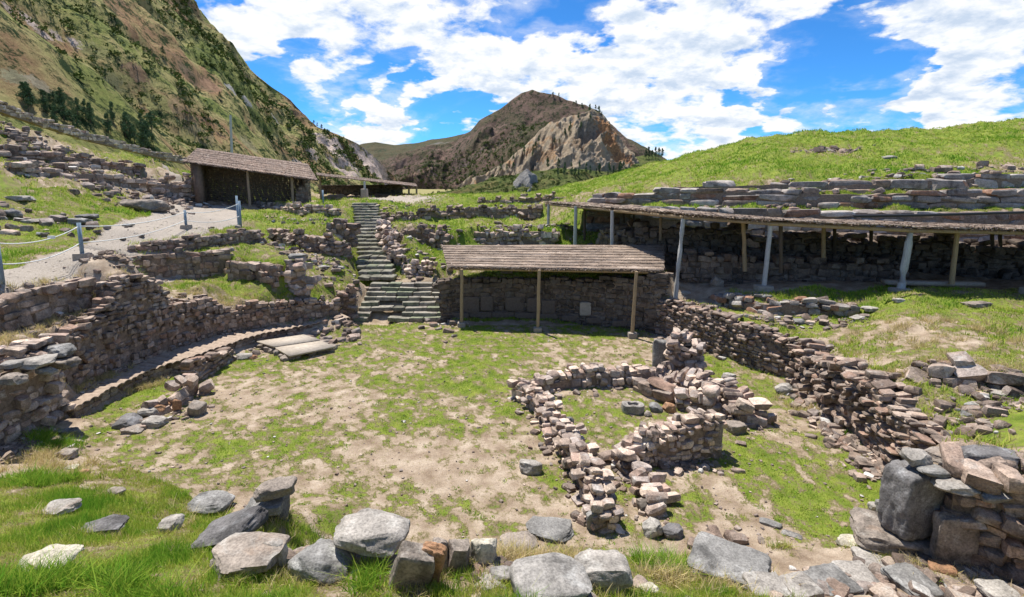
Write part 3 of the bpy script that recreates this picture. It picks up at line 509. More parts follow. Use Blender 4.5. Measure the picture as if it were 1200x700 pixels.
def samp(x, y):
    x = np.asarray(x, float); y = np.asarray(y, float); fx = np.clip((x - GX0) / GS, 0, nx - 1.001); fy = np.clip((y - GY0) / GS, 0, ny - 1.001)
    i = fx.astype(int); j = fy.astype(int); u = fx - i; v = fy - j
    return (H[j, i] * (1 - u) + H[j, i + 1] * u) * (1 - v) + (H[j + 1, i] * (1 - u) + H[j + 1, i + 1] * u) * v
PLZ = np.array([G(*p, 0)[:2] for p in ((95, 494), (127, 475), (176, 451), (240, 429), (300, 407), (350, 397), (412, 385), (470, 384), (525, 378), (600, 376), (700, 382), (770, 393), (825, 413), (875, 431), (930, 449), (960, 485), (1000, 522), (1045, 562), (1040, 640))] + [(5.2, 7.5), (3, 7.5), (0, 7.4), (-4, 7.6), (-6.5, 9.2), (-9.5, 10.6)])
def inpoly(x, y, P):
    x = np.asarray(x, float); r = np.zeros(x.shape, bool); n = len(P)
    for i in range(n):
        x0, y0 = P[i]; x1, y1 = P[(i + 1) % n]
        c = ((y0 > y) != (y1 > y)) & (x < (x1 - x0) * (y - y0) / (y1 - y0 + 1e-12) + x0); r ^= c
    return r
PATH = np.array([G(*p, 3.6)[:2] for p in ((-150, 345), (0, 327), (50, 318), (100, 304), (150, 293), (200, 285), (255, 272), (282, 264), (284, 250), (235, 252), (205, 247), (192, 245), (205, 253), (175, 264), (140, 274), (100, 288), (60, 299), (0, 309), (-150, 320))])
def zt(x, y):
    x = np.asarray(x, float); y = np.asarray(y, float); z = samp(x, y); pl = inpoly(x, y, PLZ); pa = inpoly(x, y, PATH)
    amp = np.where(pl, .012, np.where(pa, .012, .055)) * np.clip(y / 10, .6, 4)
    z = z + amp * fb2(x, y, .9, 4, .55, 3.) + np.where(pl | pa, .006, .02) * fb2(x, y, 5., 3, .55, 9.)
    r = np.hypot(x, y); far = sst(85, 160, r); zf = -8 + 3 * fb2(x, y, .01, 3); return z * (1 - far) + zf * far
# green / dry / soil / gravel masks, worked out on the plan
def Gb(L): return [(G(px, py, z)[0], G(px, py, z)[1], r, a * (.62 if a > 0 else .8)) for px, py, z, r, a in L]
GREEN = Gb([(110, 480, 0, .9, .8), (170, 462, 0, .9, .8), (215, 440, 0, .9, .8), (280, 425, 0, .6, .5), (330, 515, 0, 1.2, .75), (260, 518, 0, .7, .5), (370, 520, 0, .6, .5), (140, 540, 0, .9, .5), (450, 395, 0, 2.2, .35), (550, 400, 0, 2.5, .4), (560, 440, 0, 2.5, .3), (500, 480, 0, 1.8, .35),
              (680, 480, 0, .9, .55), (730, 500, 0, .6, .5), (860, 440, 0, 1.6, .75), (900, 470, 0, 1.2, .4), (1000, 540, 0, 1.2, .45), (1030, 580, 0, .8, .5), (980, 640, 0, .9, .5), (960, 600, 0, .8, .5), (880, 550, 0, .8, .6), (860, 520, 0, .8, .5), (430, 575, 0, .6, .5), (590, 600, 0, .7, .5), (530, 600, 0, .6, .35),
              (640, 560, 0, .5, .5), (800, 590, 0, .6, .45), (640, 400, 0, 1.5, .3), (370, 400, 0, .5, .5),
              (520, 640, 0, .9, -.3), (330, 450, 0, 2., -.35), (500, 560, 0, 1.6, -.5), (580, 560, 0, .8, -.4), (380, 480, 0, 1.3, -.3), (300, 560, 0, 1.4, -.25), (800, 555, 0, .7, -.5), (930, 520, 0, 1.2, -.4), (660, 500, 0, .4, -.4), (700, 412, 0, 1.4, -.4), (900, 640, 0, .7, -.4), (470, 530, 0, .9, -.5)])
OUTG = [(*G(px, py, z)[:2], r, a) for px, py, z, r, a in ((60, 350, 3.2, 2.2, -1.0), (110, 325, 3.4, 1.6, -1.), (150, 310, 3.4, 1.6, -.8), (10, 345, 3.2, 2.4, -1.), (60, 390, 2.1, 1.3, -1.2), (20, 415, 2.1, 1.2, -1.2), (110, 375, 2., 1.2, -1.2), (150, 370, 1.8, 1.2, -1.2),
        (330, 355, 1.6, 1.5, -.9), (380, 352, 1.5, 1.4, -.6), (250, 352, 1.9, 1.2, -.8), (-60, 420, 2.1, 2, -1), (200, 375, 1.5, 1.2, -1.), (270, 360, 1.5, 1.2, -.9), (1170, 560, 1.8, 1.5, -1.1), (1100, 600, 1.7, .9, -1.1), (1020, 415, 1.6, .9, -.4), (1060, 470, 1.6, .8, -.4), (950, 398, 1.4, .7, -.6),
        (350, 300, 2.4, 1.2, -.5), (600, 690, 1.5, .9, -.3), (640, 640, 1.2, .7, -.7), (620, 655, 1.3, .5, -.5), (420, 690, 1.5, .5, -.4), (950, 690, .4, 1.0, -1.2), (1050, 690, .4, 1.0, -1.2), (1150, 690, .4, 1., -1), (880, 680, .6, .6, -.6), (20, 520, .5, .8, -.7), (60, 545, .4, .8, -.6), (120, 570, .3, .7, -.4), (330, 620, 1., .5, -.6),
        (450, 330, 1.25, .8, -.8), (500, 330, 1.25, .8, -.5), (480, 285, 2.4, 1.6, -.5), (460, 300, 2, 1.2, -.5), (1130, 395, 2, 1.2, -.35), (1060, 385, 1.8, 1.0, -.45))]
for px, py, d, r, a in ((30, 200, 28, 3, -.25), (90, 205, 31, 3, -.25), (150, 215, 34, 3, -.35), (15, 165, 30, 2, -.3), (60, 165, 33, 2, -.3), (190, 225, 36, 3, -.6), (590, 262, 35, 5, -.25), (690, 240, 40, 4, -.5), (780, 215, 34, 3, -.3), (970, 172, 38, 2.2, -.7), (1190, 195, 30, 2.5, -.7), (1000, 205, 29, 1.5, -.4), (900, 205, 31, 1.5, -.4), (468, 233, 49, 3, -1.2), (425, 226, 56, 5, -1.2)):
    p = D(px, py, d); OUTG.append((p[0], p[1], r, a))
def gmask(x, y):
    x = np.asarray(x, float); y = np.asarray(y, float); pl = inpoly(x, y, PLZ); pa = inpoly(x, y, PATH)
    g = np.where(pl, .34 + .08 * sst(13, 19, y), .70)
    for bx, by, r, a in GREEN: g = g + np.where(pl, a * np.exp(-((x - bx) ** 2 + (y - by) ** 2) / (r * r)), 0)
    for bx, by, r, a in OUTG: g = g + np.where(~pl, a * np.exp(-((x - bx) ** 2 + (y - by) ** 2) / (r * r)), 0)
    n = .26 * fb2(x, y, .7, 4, .6, 21.) + .50 * fb2(x, y, 4.8, 4, .75, 5.)
    g = g + np.where(pl, n * 1.0, n * .75) + np.where((y > 26) & (x > -6), .22, 0) + np.where(~pl & (y < 9), .08, 0)
    g = np.where((x > -7.2) & (x < -2.6) & (y > 21.2) & (y < 24.4), .1, g); g = np.where((x > -25) & (x < -16.5) & (y > 37.2) & (y < 44), -.4, g)
    g = np.where(pa, .05 + .3 * n, g)
    under = (x > 4) & (y > 18.6) & (y < 25.5) & (x + .0 * y > 5.5); g = np.where(under, -.3, g)
    und2 = (x > -2.9) & (x < 6) & (y > 20.9) & (y < 23.3) & pl; g = np.where(und2, -.3, g)
    return g
# the ground sheet: rings round the viewpoint, fine where it is looked at
ths = np.concatenate([np.linspace(-180, -62, 60, endpoint=False), np.linspace(-62, 62, 620, endpoint=False), np.linspace(62, 180, 60, endpoint=False)])
rr = [0.6]
while rr[-1] < 9000:
    r = rr[-1]; rr.append(r * (1.0072 if 4 < r < 32 else (1.013 if r < 75 else 1.06)) + .004)
rr = np.array(rr); TH, RR = np.meshgrid(np.radians(ths), rr); gx = RR * np.sin(TH); gy = RR * np.cos(TH)
gz = zt(gx, gy); nt_, nr_ = len(ths), len(rr)
I = np.arange(nr_ - 1)[:, None] * nt_ + np.arange(nt_)[None]; J = np.arange(nr_ - 1)[:, None] * nt_ + (np.arange(nt_)[None] + 1) % nt_
Q = np.stack([I, J, J + nt_, I + nt_], -1).reshape(-1, 4)
cc = len(rr) * nt_; V = np.concatenate([np.stack([gx, gy, gz], -1).reshape(-1, 3), [[0, 0, float(zt(np.array([0.]), np.array([0.]))[0])]]])
T = np.stack([np.full(nt_, cc), (np.arange(nt_) + 1) % nt_, np.arange(nt_)], 1)
def ground_mat():
    m, t, b = newmat('ground'); co = N(t, 'ShaderNodeNewGeometry').outputs['Position']
    def at(n): a = N(t, 'ShaderNodeAttribute'); a.attribute_name = n; return a.outputs['Fac']
    g = at('green'); gravel = at('gravel'); 
    n_f = noise_n(t, co, 13, 6, .7); n_m = noise_n(t, co, 2.2, 5, .6); n_x = noise_n(t, co, 55, 4, .7)
    gg = math_n(t, 'ADD', g, math_n(t, 'MULTIPLY', math_n(t, 'SUBTRACT', n_f, .5), 2.0))
    gg = math_n(t, 'ADD', gg, math_n(t, 'MULTIPLY', math_n(t, 'SUBTRACT', n_x, .5), 1.5))
    dirt = ramp(t, n_m, [(.3, (.23, .165, .11)), (.5, (.37, .285, .205)), (.68, (.50, .405, .305))])
    dirt = mixc(t, 1., dirt, ramp(t, n_x, [(.3, .62), (.5, 1.), (.7, 1.25)]), 'MULTIPLY')
    dry = ramp(t, n_f, [(.3, (.19, .145, .075)), (.55, (.32, .26, .13)), (.75, (.40, .33, .18))])
    grn = ramp(t, n_m, [(.3, (.10, .145, .022)), (.5, (.165, .215, .03)), (.7, (.25, .28, .05))])
    grn = mixc(t, 1., grn, ramp(t, n_x, [(.3, .55), (.5, 1.), (.7, 1.4)]), 'MULTIPLY')
    c = mixc(t, smooth(t, gg, .05, .50), dirt, dry); c = mixc(t, smooth(t, gg, .36, .85), c, grn)
    gv = ramp(t, noise_n(t, co, 24, 5, .75), [(.3, (.24, .20, .16)), (.5, (.37, .32, .265)), (.7, (.50, .45, .39))]); c = mixc(t, gravel, c, gv)
    t.links.new(c, b.inputs['Base Color']); b.inputs['Specular IOR Level'].default_value = .1
    hh = math_n(t, 'ADD', math_n(t, 'ADD', n_f, math_n(t, 'MULTIPLY', n_x, .6)), math_n(t, 'MULTIPLY', smooth(t, gg, .3, .6), .5)); bump(t, b, hh, .8, .05); return m
M_ground = ground_mat()
me = mesh_np('ground', V, [Q[:, ::-1], T], M_ground, None, True)
a = me.attributes.new('green', 'FLOAT', 'POINT'); gm = gmask(V[:, 0], V[:, 1]); gm = np.where(np.hypot(V[:, 0], V[:, 1]) > 100, .5, gm); a.data.foreach_set('value', gm.astype(np.float32))
gv = sst(0, .35, .6 * inpoly(V[:, 0], V[:, 1], PATH) + .15 * fb2(V[:, 0], V[:, 1], 1.4, 3))
p1 = D(468, 233, 49)
gv = np.where(inpoly(V[:, 0], V[:, 1], PATH), gv, .9 * sst(1.0, .6, np.hypot((V[:, 0] - p1[0]) / 4.6, (V[:, 1] - p1[1]) / 4.2)))
a = me.attributes.new('gravel', 'FLOAT', 'POINT'); a.data.foreach_set('value', gv.astype(np.float32))
tag(link('ground', me), kind='structure', label='grassy ground with the bare trodden plaza floor sunk into it')

for i, wd in enumerate(WALLS): build_wall(wd, i)

# ------------------------------------------------------------------ mountains
def mountain(name, ridge, base, mat, amp, sc, nu=260, nv=150, back=None, seed=0., label='', curve=1.0, ridged=.5, sink_=.0):
    def rs_(L, n):
        L = np.array([D(*p) for p in L]); s = np.concatenate([[0], np.cumsum(np.linalg.norm(np.diff(L, axis=0), axis=1))]); s /= s[-1]; q = np.linspace(0, 1, n)
        return np.stack([np.interp(q, s, L[:, k]) for k in range(3)], 1)
    R, B = rs_(ridge, nu), rs_(base, nu); v = np.linspace(0, 1, nv)[:, None, None]
    S = B[None] * (1 - v) + R[None] * v; S[..., 2] = B[None, :, 2] + (R[None, :, 2] - B[None, :, 2]) * (v[..., 0] ** curve)
    bk = R + (back if back is not None else np.array([0, 300, -150])); vb = np.linspace(0, 1, 30)[1:, None, None]; S = np.concatenate([S, R[None] * (1 - vb) + bk[None] * vb])
    vw = np.concatenate([np.sin(np.linspace(0, 1, nv) * math.pi) ** .5 * .9 + .1, np.linspace(.1, 1, 29)])[:, None]
    P = S * sc + seed; n = fbm(P, 6, .52); rd = 1 - np.abs(fbm(P * 1.3 + 40, 5, .5)); d = amp * (n * (1 - ridged) + (rd - .6) * ridged * 1.4) * vw
    d = d - sink_ * amp * vw; S = S.copy(); S[..., 2] += d; S[..., 0] += d * .35
    h, w_ = S.shape[:2]; I = np.arange(h - 1)[:, None] * w_ + np.arange(w_ - 1)[None]; Q = np.stack([I, I + 1, I + w_ + 1, I + w_], -1).reshape(-1, 4)
    o = link(name, mesh_np(name, S.reshape(-1, 3), [Q], mat, None, True)); tag(o, label, kind='structure')
    return o, S, Q
def hillmat(name, cols, rock, rk=(.62, .72), sc=1., rscale=.01, veg=(.05, .09, .025), vegt=(.5, .6), rough_b=1.5, spots=(), lift=1.):
    m, t, b = newmat(name); co = N(t, 'ShaderNodeNewGeometry').outputs['Position']
    a = noise_n(t, co, .018 * sc, 8, .68, .3); c = ramp(t, a, [(p_, tuple(v_ * lift for v_ in c_)) for p_, c_ in cols])
    v = noise_n(t, co, .16 * sc, 10, .86, .2); c = mixc(t, smooth(t, v, *vegt), c, veg)
    r = noise_n(t, co, rscale, 7, .62, .5); c = mixc(t, smooth(t, r, *rk), c, ramp(t, noise_n(t, co, .12 * sc, 6, .7), [(.35, tuple(x * .45 for x in rock)), (.6, rock)]))
    for (p, rad, col) in []:
        vm = N(t, 'ShaderNodeVectorMath', operation='DISTANCE'); t.links.new(co, vm.inputs[0]); vm.inputs[1].default_value = tuple(p)
        dd = math_n(t, 'ADD', vm.outputs['Value'], math_n(t, 'MULTIPLY', math_n(t, 'SUBTRACT', noise_n(t, co, 2.2 / rad, 7, .7), .5), rad * 2.4))
        c = mixc(t, smooth(t, dd, rad * 1.0, rad * .75), c, ramp(t, noise_n(t, co, .15 * sc, 7, .75, .5), [(.36, tuple(x * .35 for x in col)), (.55, col)]))
    m['sc'] = sc; f = noise_n(t, co, .9 * sc, 6, .75); c = mixc(t, 1., c, ramp(t, f, [(.3, .6), (.5, 1.), (.7, 1.35)]), 'MULTIPLY')
    t.links.new(c, b.inputs['Base Color']); b.inputs['Specular IOR Level'].default_value = .05
    bump(t, b, math_n(t, 'ADD', f, math_n(t, 'MULTIPLY', v, 3.)), .8, rough_b); return m
LR = [(-900, -900, 520), (-400, -500, 480), (0, -190, 460), (195, -6, 470), (240, 27, 480), (270, 57, 490), (300, 88, 500), (340, 116, 520), (370, 148, 540), (394, 158, 560), (418, 167, 590), (440, 184, 610), (464, 208, 640), (478, 240, 650)]
LB = [(-1500, 160, 50), (-300, 220, 56), (0, 230, 62), (60, 232, 66), (120, 236, 72), (200, 240, 90), (270, 245, 120), (330, 250, 160), (380, 250, 220), (420, 250, 330), (450, 246, 450), (475, 260, 600)]
M_left = hillmat('left_mountain_slope', [(.28, (.075, .10, .030)), (.42, (.15, .165, .05)), (.5, (.25, .215, .095)), (.58, (.22, .135, .075)), (.66, (.145, .105, .07)), (.75, (.10, .115, .04))], (.42, .38, .33), (.66, .74), 1., .016, (.03, .058, .02), (.485, .55), 1.6, lift=1.8,
                 spots=[(D(395, 185, 430), 34, (.50, .38, .32)), (D(418, 200, 520), 30, (.50, .38, .32)), (D(360, 190, 300), 8, (.45, .35, .29)), (D(60, 38, 250), 9, (.50, .44, .38)), (D(45, 28, 240), 8, (.50, .44, .38)), (D(85, 50, 260), 8, (.5, .44, .38)), (D(280, 105, 400), 9, (.36, .36, .34)), (D(320, 138, 430), 9, (.36, .36, .34))])
mo_l, SL, QL = mountain('mountain_slope', LR, LB, M_left, 26, .010, 420, 240, np.array([-100, 500, -60]), 3.1, 'steep green and brown mountain slope on the left with pale scree')
M_cen = hillmat('central_mountain_slope', [(.3, (.055, .065, .03)), (.45, (.085, .066, .045)), (.53, (.10, .068, .055)), (.62, (.14, .095, .075)), (.72, (.075, .075, .035))], (.24, .19, .17), (.57, .68), .55, .006, (.045, .06, .032), (.48, .57), 6., lift=2.1)
CR = [(380, 240, 1500), (440, 190, 1420), (467, 180, 1400), (500, 170, 1380), (533, 163, 1340), (552, 152, 1320), (562, 140, 1310), (587, 126, 1300), (600, 115, 1290), (612, 106, 1280), (625, 101, 1270), (634, 104, 1260), (650, 107, 1250), (667, 116, 1240), (687, 122, 1200), (706, 131, 1180), (714, 143, 1160), (735, 161, 1120), (755, 171, 1080), (783, 186, 1050), (830, 215, 1000), (900, 260, 980)]
CB = [(380, 250, 700), (440, 238, 650), (500, 240, 620), (560, 242, 600), (620, 243, 600), (700, 243, 600), (800, 250, 620), (900, 265, 650)]
mo_c, SC_, QC = mountain('mountain', CR, CB, M_cen, 72, .0052, 380, 220, np.array([0, 900, -250]), 11.3, 'dark brown pyramid-shaped mountain in the centre distance', 1.0, .75, .55)
M_far = hillmat('far_ridge_slope', [(.3, (.13, .13, .07)), (.5, (.20, .17, .10)), (.7, (.15, .14, .09))], (.3, .27, .24), (.6, .7), .2, .003, (.06, .085, .05), (.5, .6), 5., lift=.55)
FR = [(300, 200, 2800), (400, 176, 2800), (425, 168, 2700), (440, 166, 2700), (462, 170, 2650), (490, 168, 2600), (520, 163, 2600), (545, 158, 2600), (600, 160, 2600)]
FB = [(300, 250, 1600), (400, 240, 1600), (440, 238, 1600), (500, 238, 1600), (600, 240, 1600)]
mountain('far_ridge', FR, FB, M_far, 60, .002, 160, 90, np.array([0, 900, -300]), 5.5, 'hazy distant ridge low between the two mountains', 1.0, .5)
M_crag = hillmat('crag_rock', [(.3, (.22, .18, .14)), (.43, (.44, .35, .25)), (.52, (.56, .46, .34)), (.62, (.58, .36, .20)), (.75, (.40, .32, .25))], (.56, .49, .40), (.53, .62), 3., .02, (.075, .095, .035), (.585, .65), 9., lift=1.45,
                 spots=[(D(715, 160, 525), 16, (.66, .40, .22)), (D(728, 182, 520), 16, (.62, .36, .20))])
KR = [(535, 228, 520), (560, 212, 530), (590, 193, 535), (610, 176, 540), (635, 152, 545), (655, 142, 548), (675, 134, 550), (693, 128, 550), (705, 132, 548), (714, 144, 545), (722, 154, 542), (731, 168, 540), (738, 182, 535), (745, 198, 530), (755, 215, 520)]
KB = [(530, 236, 480), (590, 232, 470), (620, 222, 468), (650, 205, 470), (680, 200, 470), (710, 205, 470), (740, 215, 475), (760, 228, 480)]
mo_k, SK, QK = mountain('rock_crag', KR, KB, M_crag, 32, .032, 420, 240, np.array([20, 200, -60]), 7.7, 'orange and grey rock crag in front of the central mountain', .8, .7, .15)
M_slope = hillmat('crag_foot_slope', [(.3, (.085, .12, .035)), (.5, (.15, .17, .055)), (.62, (.20, .165, .07)), (.75, (.11, .13, .04))], (.30, .27, .24), (.62, .72), 2., .02, (.04, .07, .022), (.49, .57), 1.5)
SR = [(500, 232, 440), (560, 226, 450), (600, 214, 455), (640, 202, 462), (680, 198, 466), (720, 202, 470), (745, 184, 560), (765, 182, 580), (790, 190, 580), (850, 220, 560)]
SB = [(500, 245, 300), (560, 243, 290), (640, 242, 290), (700, 242, 290), (760, 240, 290), (850, 250, 300)]
mo_s, SS_, QS = mountain('hill_slope', SR, SB, M_slope, 14, .014, 220, 110, np.array([0, 90, -70]), 2.2, 'bushy green slope at the foot of the rock crag', 1.0, .4)
MR = [(594, 228, 380), (602, 214, 382), (610, 203, 384), (617, 198, 385), (624, 203, 384), (632, 216, 382), (640, 230, 380)]
MBs = [(588, 238, 366), (604, 234, 360), (617, 233, 358), (630, 235, 360), (646, 240, 366)]
M_pin = hillmat('pinnacle_rock', [(.3, (.20, .19, .18)), (.5, (.38, .37, .36)), (.7, (.50, .48, .46))], (.5, .48, .46), (.55, .66), 4., .05, (.07, .09, .04), (.64, .72), 2.)
mountain('rock_pinnacle', MR, MBs, M_pin, 9, .07, 120, 80, np.array([0, 20, -20]), 4.1, 'small pale pointed rock at the foot of the crag', .8, .7)

# shrubs on the slopes
def leaf_cloud(cen, rad, per, size, rs):
    M = len(cen); d = rs.normal(size=(M, per, 3)); d /= np.linalg.norm(d, axis=-1, keepdims=True); r = rs.uniform(.35, 1., (M, per, 1)) ** .5
    p = cen[:, None] + d * r * rad[:, None]; p = p.reshape(-1, 3); s = np.repeat(size, per)[:, None] * rs.uniform(.6, 1.4, (M * per, 1))
    a = rs.normal(size=(len(p), 3)); a /= np.linalg.norm(a, axis=1)[:, None]; b = np.cross(a, rs.normal(size=a.shape)); b /= np.linalg.norm(b, axis=1)[:, None]
    V = np.stack([p - a * s * .6 - b * s * .25, p + a * s * .6 - b * s * .25, p + b * s * .6], 1).reshape(-1, 3); return V, np.arange(len(V)).reshape(-1, 3)
def leafmat(name, cols):
    m, t, b = newmat(name); g = N(t, 'ShaderNodeNewGeometry'); base = ramp(t, g.outputs['Random Per Island'], [(i / len(cols), c) for i, c in enumerate(cols)])
    a = noise_n(t, g.outputs['Position'], .06, 4, .6); t.links.new(mixc(t, 1., base, ramp(t, a, [(.3, .7), (.7, 1.35)]), 'MULTIPLY'), b.inputs['Base Color']); b.inputs['Specular IOR Level'].default_value = .1; return m
M_shrub = leafmat('shrub_leaves', [(.05, .085, .02), (.09, .13, .03), (.035, .06, .018), (.12, .15, .04)])
M_euc = leafmat('eucalyptus_leaves', [(.07, .125, .06), (.10, .165, .08), (.05, .09, .05), (.13, .19, .09)])
def shrubs(name, S, cnt, rng, vr, label, seed, dmax=1e9, thr=.0, sc=.02, dref=170):
    rs = np.random.RandomState(seed); h, w_ = S.shape[:2]; i = (rs.uniform(vr[0], vr[1], cnt * 3) * (h - 1)).astype(int); j = rs.randint(0, w_, cnt * 3); p = S[i, j]
    k = (fbm(p * sc + 9, 4) > thr) & (p[:, 1] > 50) & (np.abs(p[:, 0] / p[:, 1]) < 1.5); k &= rs.uniform(0, 1, len(p)) < np.clip((dref / p[:, 1]) ** 1.6, 0, 1); p = p[k][:cnt] + rs.uniform(-2, 2, (k.sum(), 3))[:cnt] * [1, 1, 0]
    r = rs.uniform(*rng, len(p)) * np.clip(p[:, 1] / 250, .55, 1.6); V, T = leaf_cloud(p + np.c_[r * 0, r * 0, r * .3], np.c_[r, r, r * .75], 26, r * .55, rs)
    tag(link(name, mesh_np(name, V, [T], M_shrub)), label, kind='stuff', cat='shrubs')
shrubs('hillside_shrubs', SL, 9000, (.6, 1.9), (.02, .60), 'scattered dark shrubs growing over the left mountain slope', 3, thr=-.1, sc=.016)
shrubs('hillside_shrubs', SC_, 7000, (.9, 2.1), (.05, .75), 'dark scrub covering the central mountain', 4, dref=1500, thr=.05, sc=.006)
shrubs('hillside_shrubs', SS_, 1500, (.5, 1.2), (.05, .9), 'bushes on the slope below the rock crag', 5, dref=900, thr=.05, sc=.03)

# trees
def tree_mesh(kind, seed):
    rs = np.random.RandomState(seed); hgt = 9.; mb = MB(); P = [np.array([0, 0, -.5])]
    for k in range(1, 8): P.append(np.array([rs.normal(0, .12) * k * .4, rs.normal(0, .12) * k * .4, hgt * k / 7.5]))
    mb.tube(P, [.22 - .025 * k for k in range(8)], 6)
    for k in range(9):
        z0 = hgt * rs.uniform(.3, .85); a = rs.uniform(0, 6.28); l = 1.6 * (1.15 - z0 / hgt) + .4; mb.tube([[0, 0, z0], [math.cos(a) * l * .6, math.sin(a) * l * .6, z0 + l * .5], [math.cos(a) * l, math.sin(a) * l, z0 + l * 1.1]], [.07, .05, .02], 5)
    tr = mesh_np('trunk', np.concatenate(mb.V), mb.Q + mb.T, M_woodd, None, True)
    n = 26; zc = hgt * (.28 + .75 * rs.uniform(0, 1, n)); wid = (1.7 if kind == 0 else 1.15) * np.sin(np.clip((1.08 - zc / hgt) / .85, 0.05, 1) * math.pi * .62) + .15
    a = rs.uniform(0, 6.28, n); q = rs.uniform(.2, 1., n) * wid; cen = np.stack([np.cos(a) * q, np.sin(a) * q, zc], 1); rad = np.stack([.35 + .35 * wid, .35 + .35 * wid, .5 + .3 * wid], 1) * rs.uniform(.7, 1.2, (n, 1))
    V, T = leaf_cloud(cen, rad, 46, np.full(n, .34), rs); return tr, mesh_np('crown', V, [T], M_euc)
TM = [tree_mesh(k % 2, 50 + k) for k in range(5)]
def bvh(S, Q): return BVHTree.FromPolygons([tuple(v) for v in S.reshape(-1, 3)], Q.tolist())
BL, BC, BK, BS = bvh(SL, QL), bvh(SC_, QC), bvh(SK, QK), bvh(SS_, QS)
def place_tree(bs, px, py, hpx, label, group, k, sx=1.):
    r = ray(px, py); best = None
    for b in bs:
        h = b.ray_cast(Vector((0, 0, CAMZ)), Vector(r).normalized())
        if h[0] is not None and (best is None or h[3] < best[3]): best = h
    if best is None: return
    p = best[0]; s = hpx * p.y / FPX / 9.3; o = empty('eucalyptus_tree', p, label, 'tree', group)
    o.rotation_euler.z = random.uniform(0, 6.28); o.scale = (s * sx, s * sx, s)
    for nm, m in zip(('trunk', 'crown'), TM[k % 5]):
        c = bpy.data.objects.new(nm, m); C.objects.link(c); c.parent = o
def paint(mat, bs, spots):           # bare rock and scree lying at surveyed places on a slope
    t = mat.node_tree; b = [n for n in t.nodes if n.type == 'BSDF_PRINCIPLED'][0]; c = b.inputs['Base Color'].links[0].from_socket; co = N(t, 'ShaderNodeNewGeometry').outputs['Position']; sc = mat['sc']
    tex = ramp(t, noise_n(t, co, .22 * sc, 8, .78, .5), [(.36, .4), (.5, .9), (.62, 1.25)])
    for px, py, rp, col in spots:
        h = bs.ray_cast(Vector((0, 0, CAMZ)), Vector(ray(px, py)).normalized())
        if h[0] is None: print('spot missed', px, py); continue
        p = h[0]; rad = 1.45 * rp * p.y / FPX; vm = N(t, 'ShaderNodeVectorMath', operation='DISTANCE'); t.links.new(co, vm.inputs[0]); vm.inputs[1].default_value = tuple(p)
        dd = math_n(t, 'ADD', vm.outputs['Value'], math_n(t, 'MULTIPLY', math_n(t, 'SUBTRACT', noise_n(t, co, 2.6 / rad, 8, .72), .5), rad * 3.2)); c = mixc(t, smooth(t, dd, rad * 1.15, rad * .8), c, mixc(t, 1., tex, col, 'MULTIPLY'))
    t.links.new(c, b.inputs['Base Color'])
SCR = (.62, .50, .43)
paint(M_left, BL, [(385, 172, 14, SCR), (405, 182, 16, SCR), (428, 192, 16, SCR), (446, 203, 12, SCR), (365, 178, 8, SCR), (400, 200, 14, SCR), (350, 195, 7, SCR), (30, 20, 5, SCR), (38, 28, 5, SCR), (52, 40, 6, SCR), (65, 42, 5, SCR), (12, 12, 6, SCR), (90, 52, 6, SCR), (18, 92, 9, (.40, .36, .22)), (45, 98, 8, (.42, .36, .25)),
                   (272, 105, 7, (.42, .41, .38)), (290, 118, 6, (.42, .41, .38)), (322, 138, 7, (.42, .41, .38)), (235, 155, 12, (.42, .34, .18)), (215, 130, 12, (.42, .30, .17)), (180, 118, 10, (.36, .34, .14)), (245, 100, 9, (.40, .25, .16)), (160, 85, 9, (.36, .24, .15)), (110, 60, 10, (.33, .32, .14)), (130, 95, 9, (.36, .34, .17)), (290, 170, 9, (.40, .36, .2))])
paint(M_crag, BK, [(712, 150, 12, (.75, .42, .22)), (722, 168, 12, (.75, .42, .22)), (728, 186, 11, (.70, .40, .22)), (640, 180, 9, (.62, .42, .27)), (680, 165, 8, (.60, .44, .30))])
rt = random.Random(4)
for i in range(44):
    px = rt.uniform(26, 185); base = 126 + (px - 30) * .27 + rt.uniform(-12, 14); place_tree([BL], px, base, rt.uniform(13, 24), 'dark green eucalyptus in the grove on the left slope above the boundary wall', 'eucalyptus grove above the boundary wall', i, rt.uniform(.9, 1.3))
for i, (px, py, h) in enumerate(((191, 66, 11), (124, 92, 11), (368, 146, 5), (372, 149, 5), (377, 152, 6), (258, 116, 8), (310, 158, 8), (330, 175, 9), (292, 150, 8), (345, 185, 8))):
    place_tree([BL], px, py, h, 'lone small tree standing on the left mountain slope', 'small trees on the left mountain', i, 1.2)
for i in range(26):
    f = i / 25; px = 560 + 150 * f + rt.uniform(-8, 8); py = 214 - 88 * f ** 1.1 + rt.uniform(-5, 8); place_tree([BC, BK], px, py, rt.uniform(6, 10), 'dark tree climbing the ridge line left of the crag', 'trees along the ridge behind the crag', i, 1.1)
for i in range(30):
    px = rt.uniform(640, 735); py = 205 + rt.uniform(-6, 4); place_tree([BS, BK], px, py, rt.uniform(8, 14), 'slim eucalyptus at the foot of the orange crag face', 'eucalyptus at the foot of the crag', i, .8)
for i, px in enumerate((757, 760, 764, 768, 772, 776)):
    place_tree([BS, BC], px, 187, rt.uniform(10, 15), 'slim tree poking over the green mound right of the crag', 'trees on the skyline right of the crag', i, .9)
for i, (px, py, h) in enumerate(((691, 127, 6), (698, 127, 6), (648, 111, 5), (655, 112, 5), (675, 121, 5), (682, 124, 5), (705, 134, 5))):
    place_tree([BK, BC], px, py + 2, h, 'tiny tree on the crest of the crag', 'trees on the crest', i, 1.2)

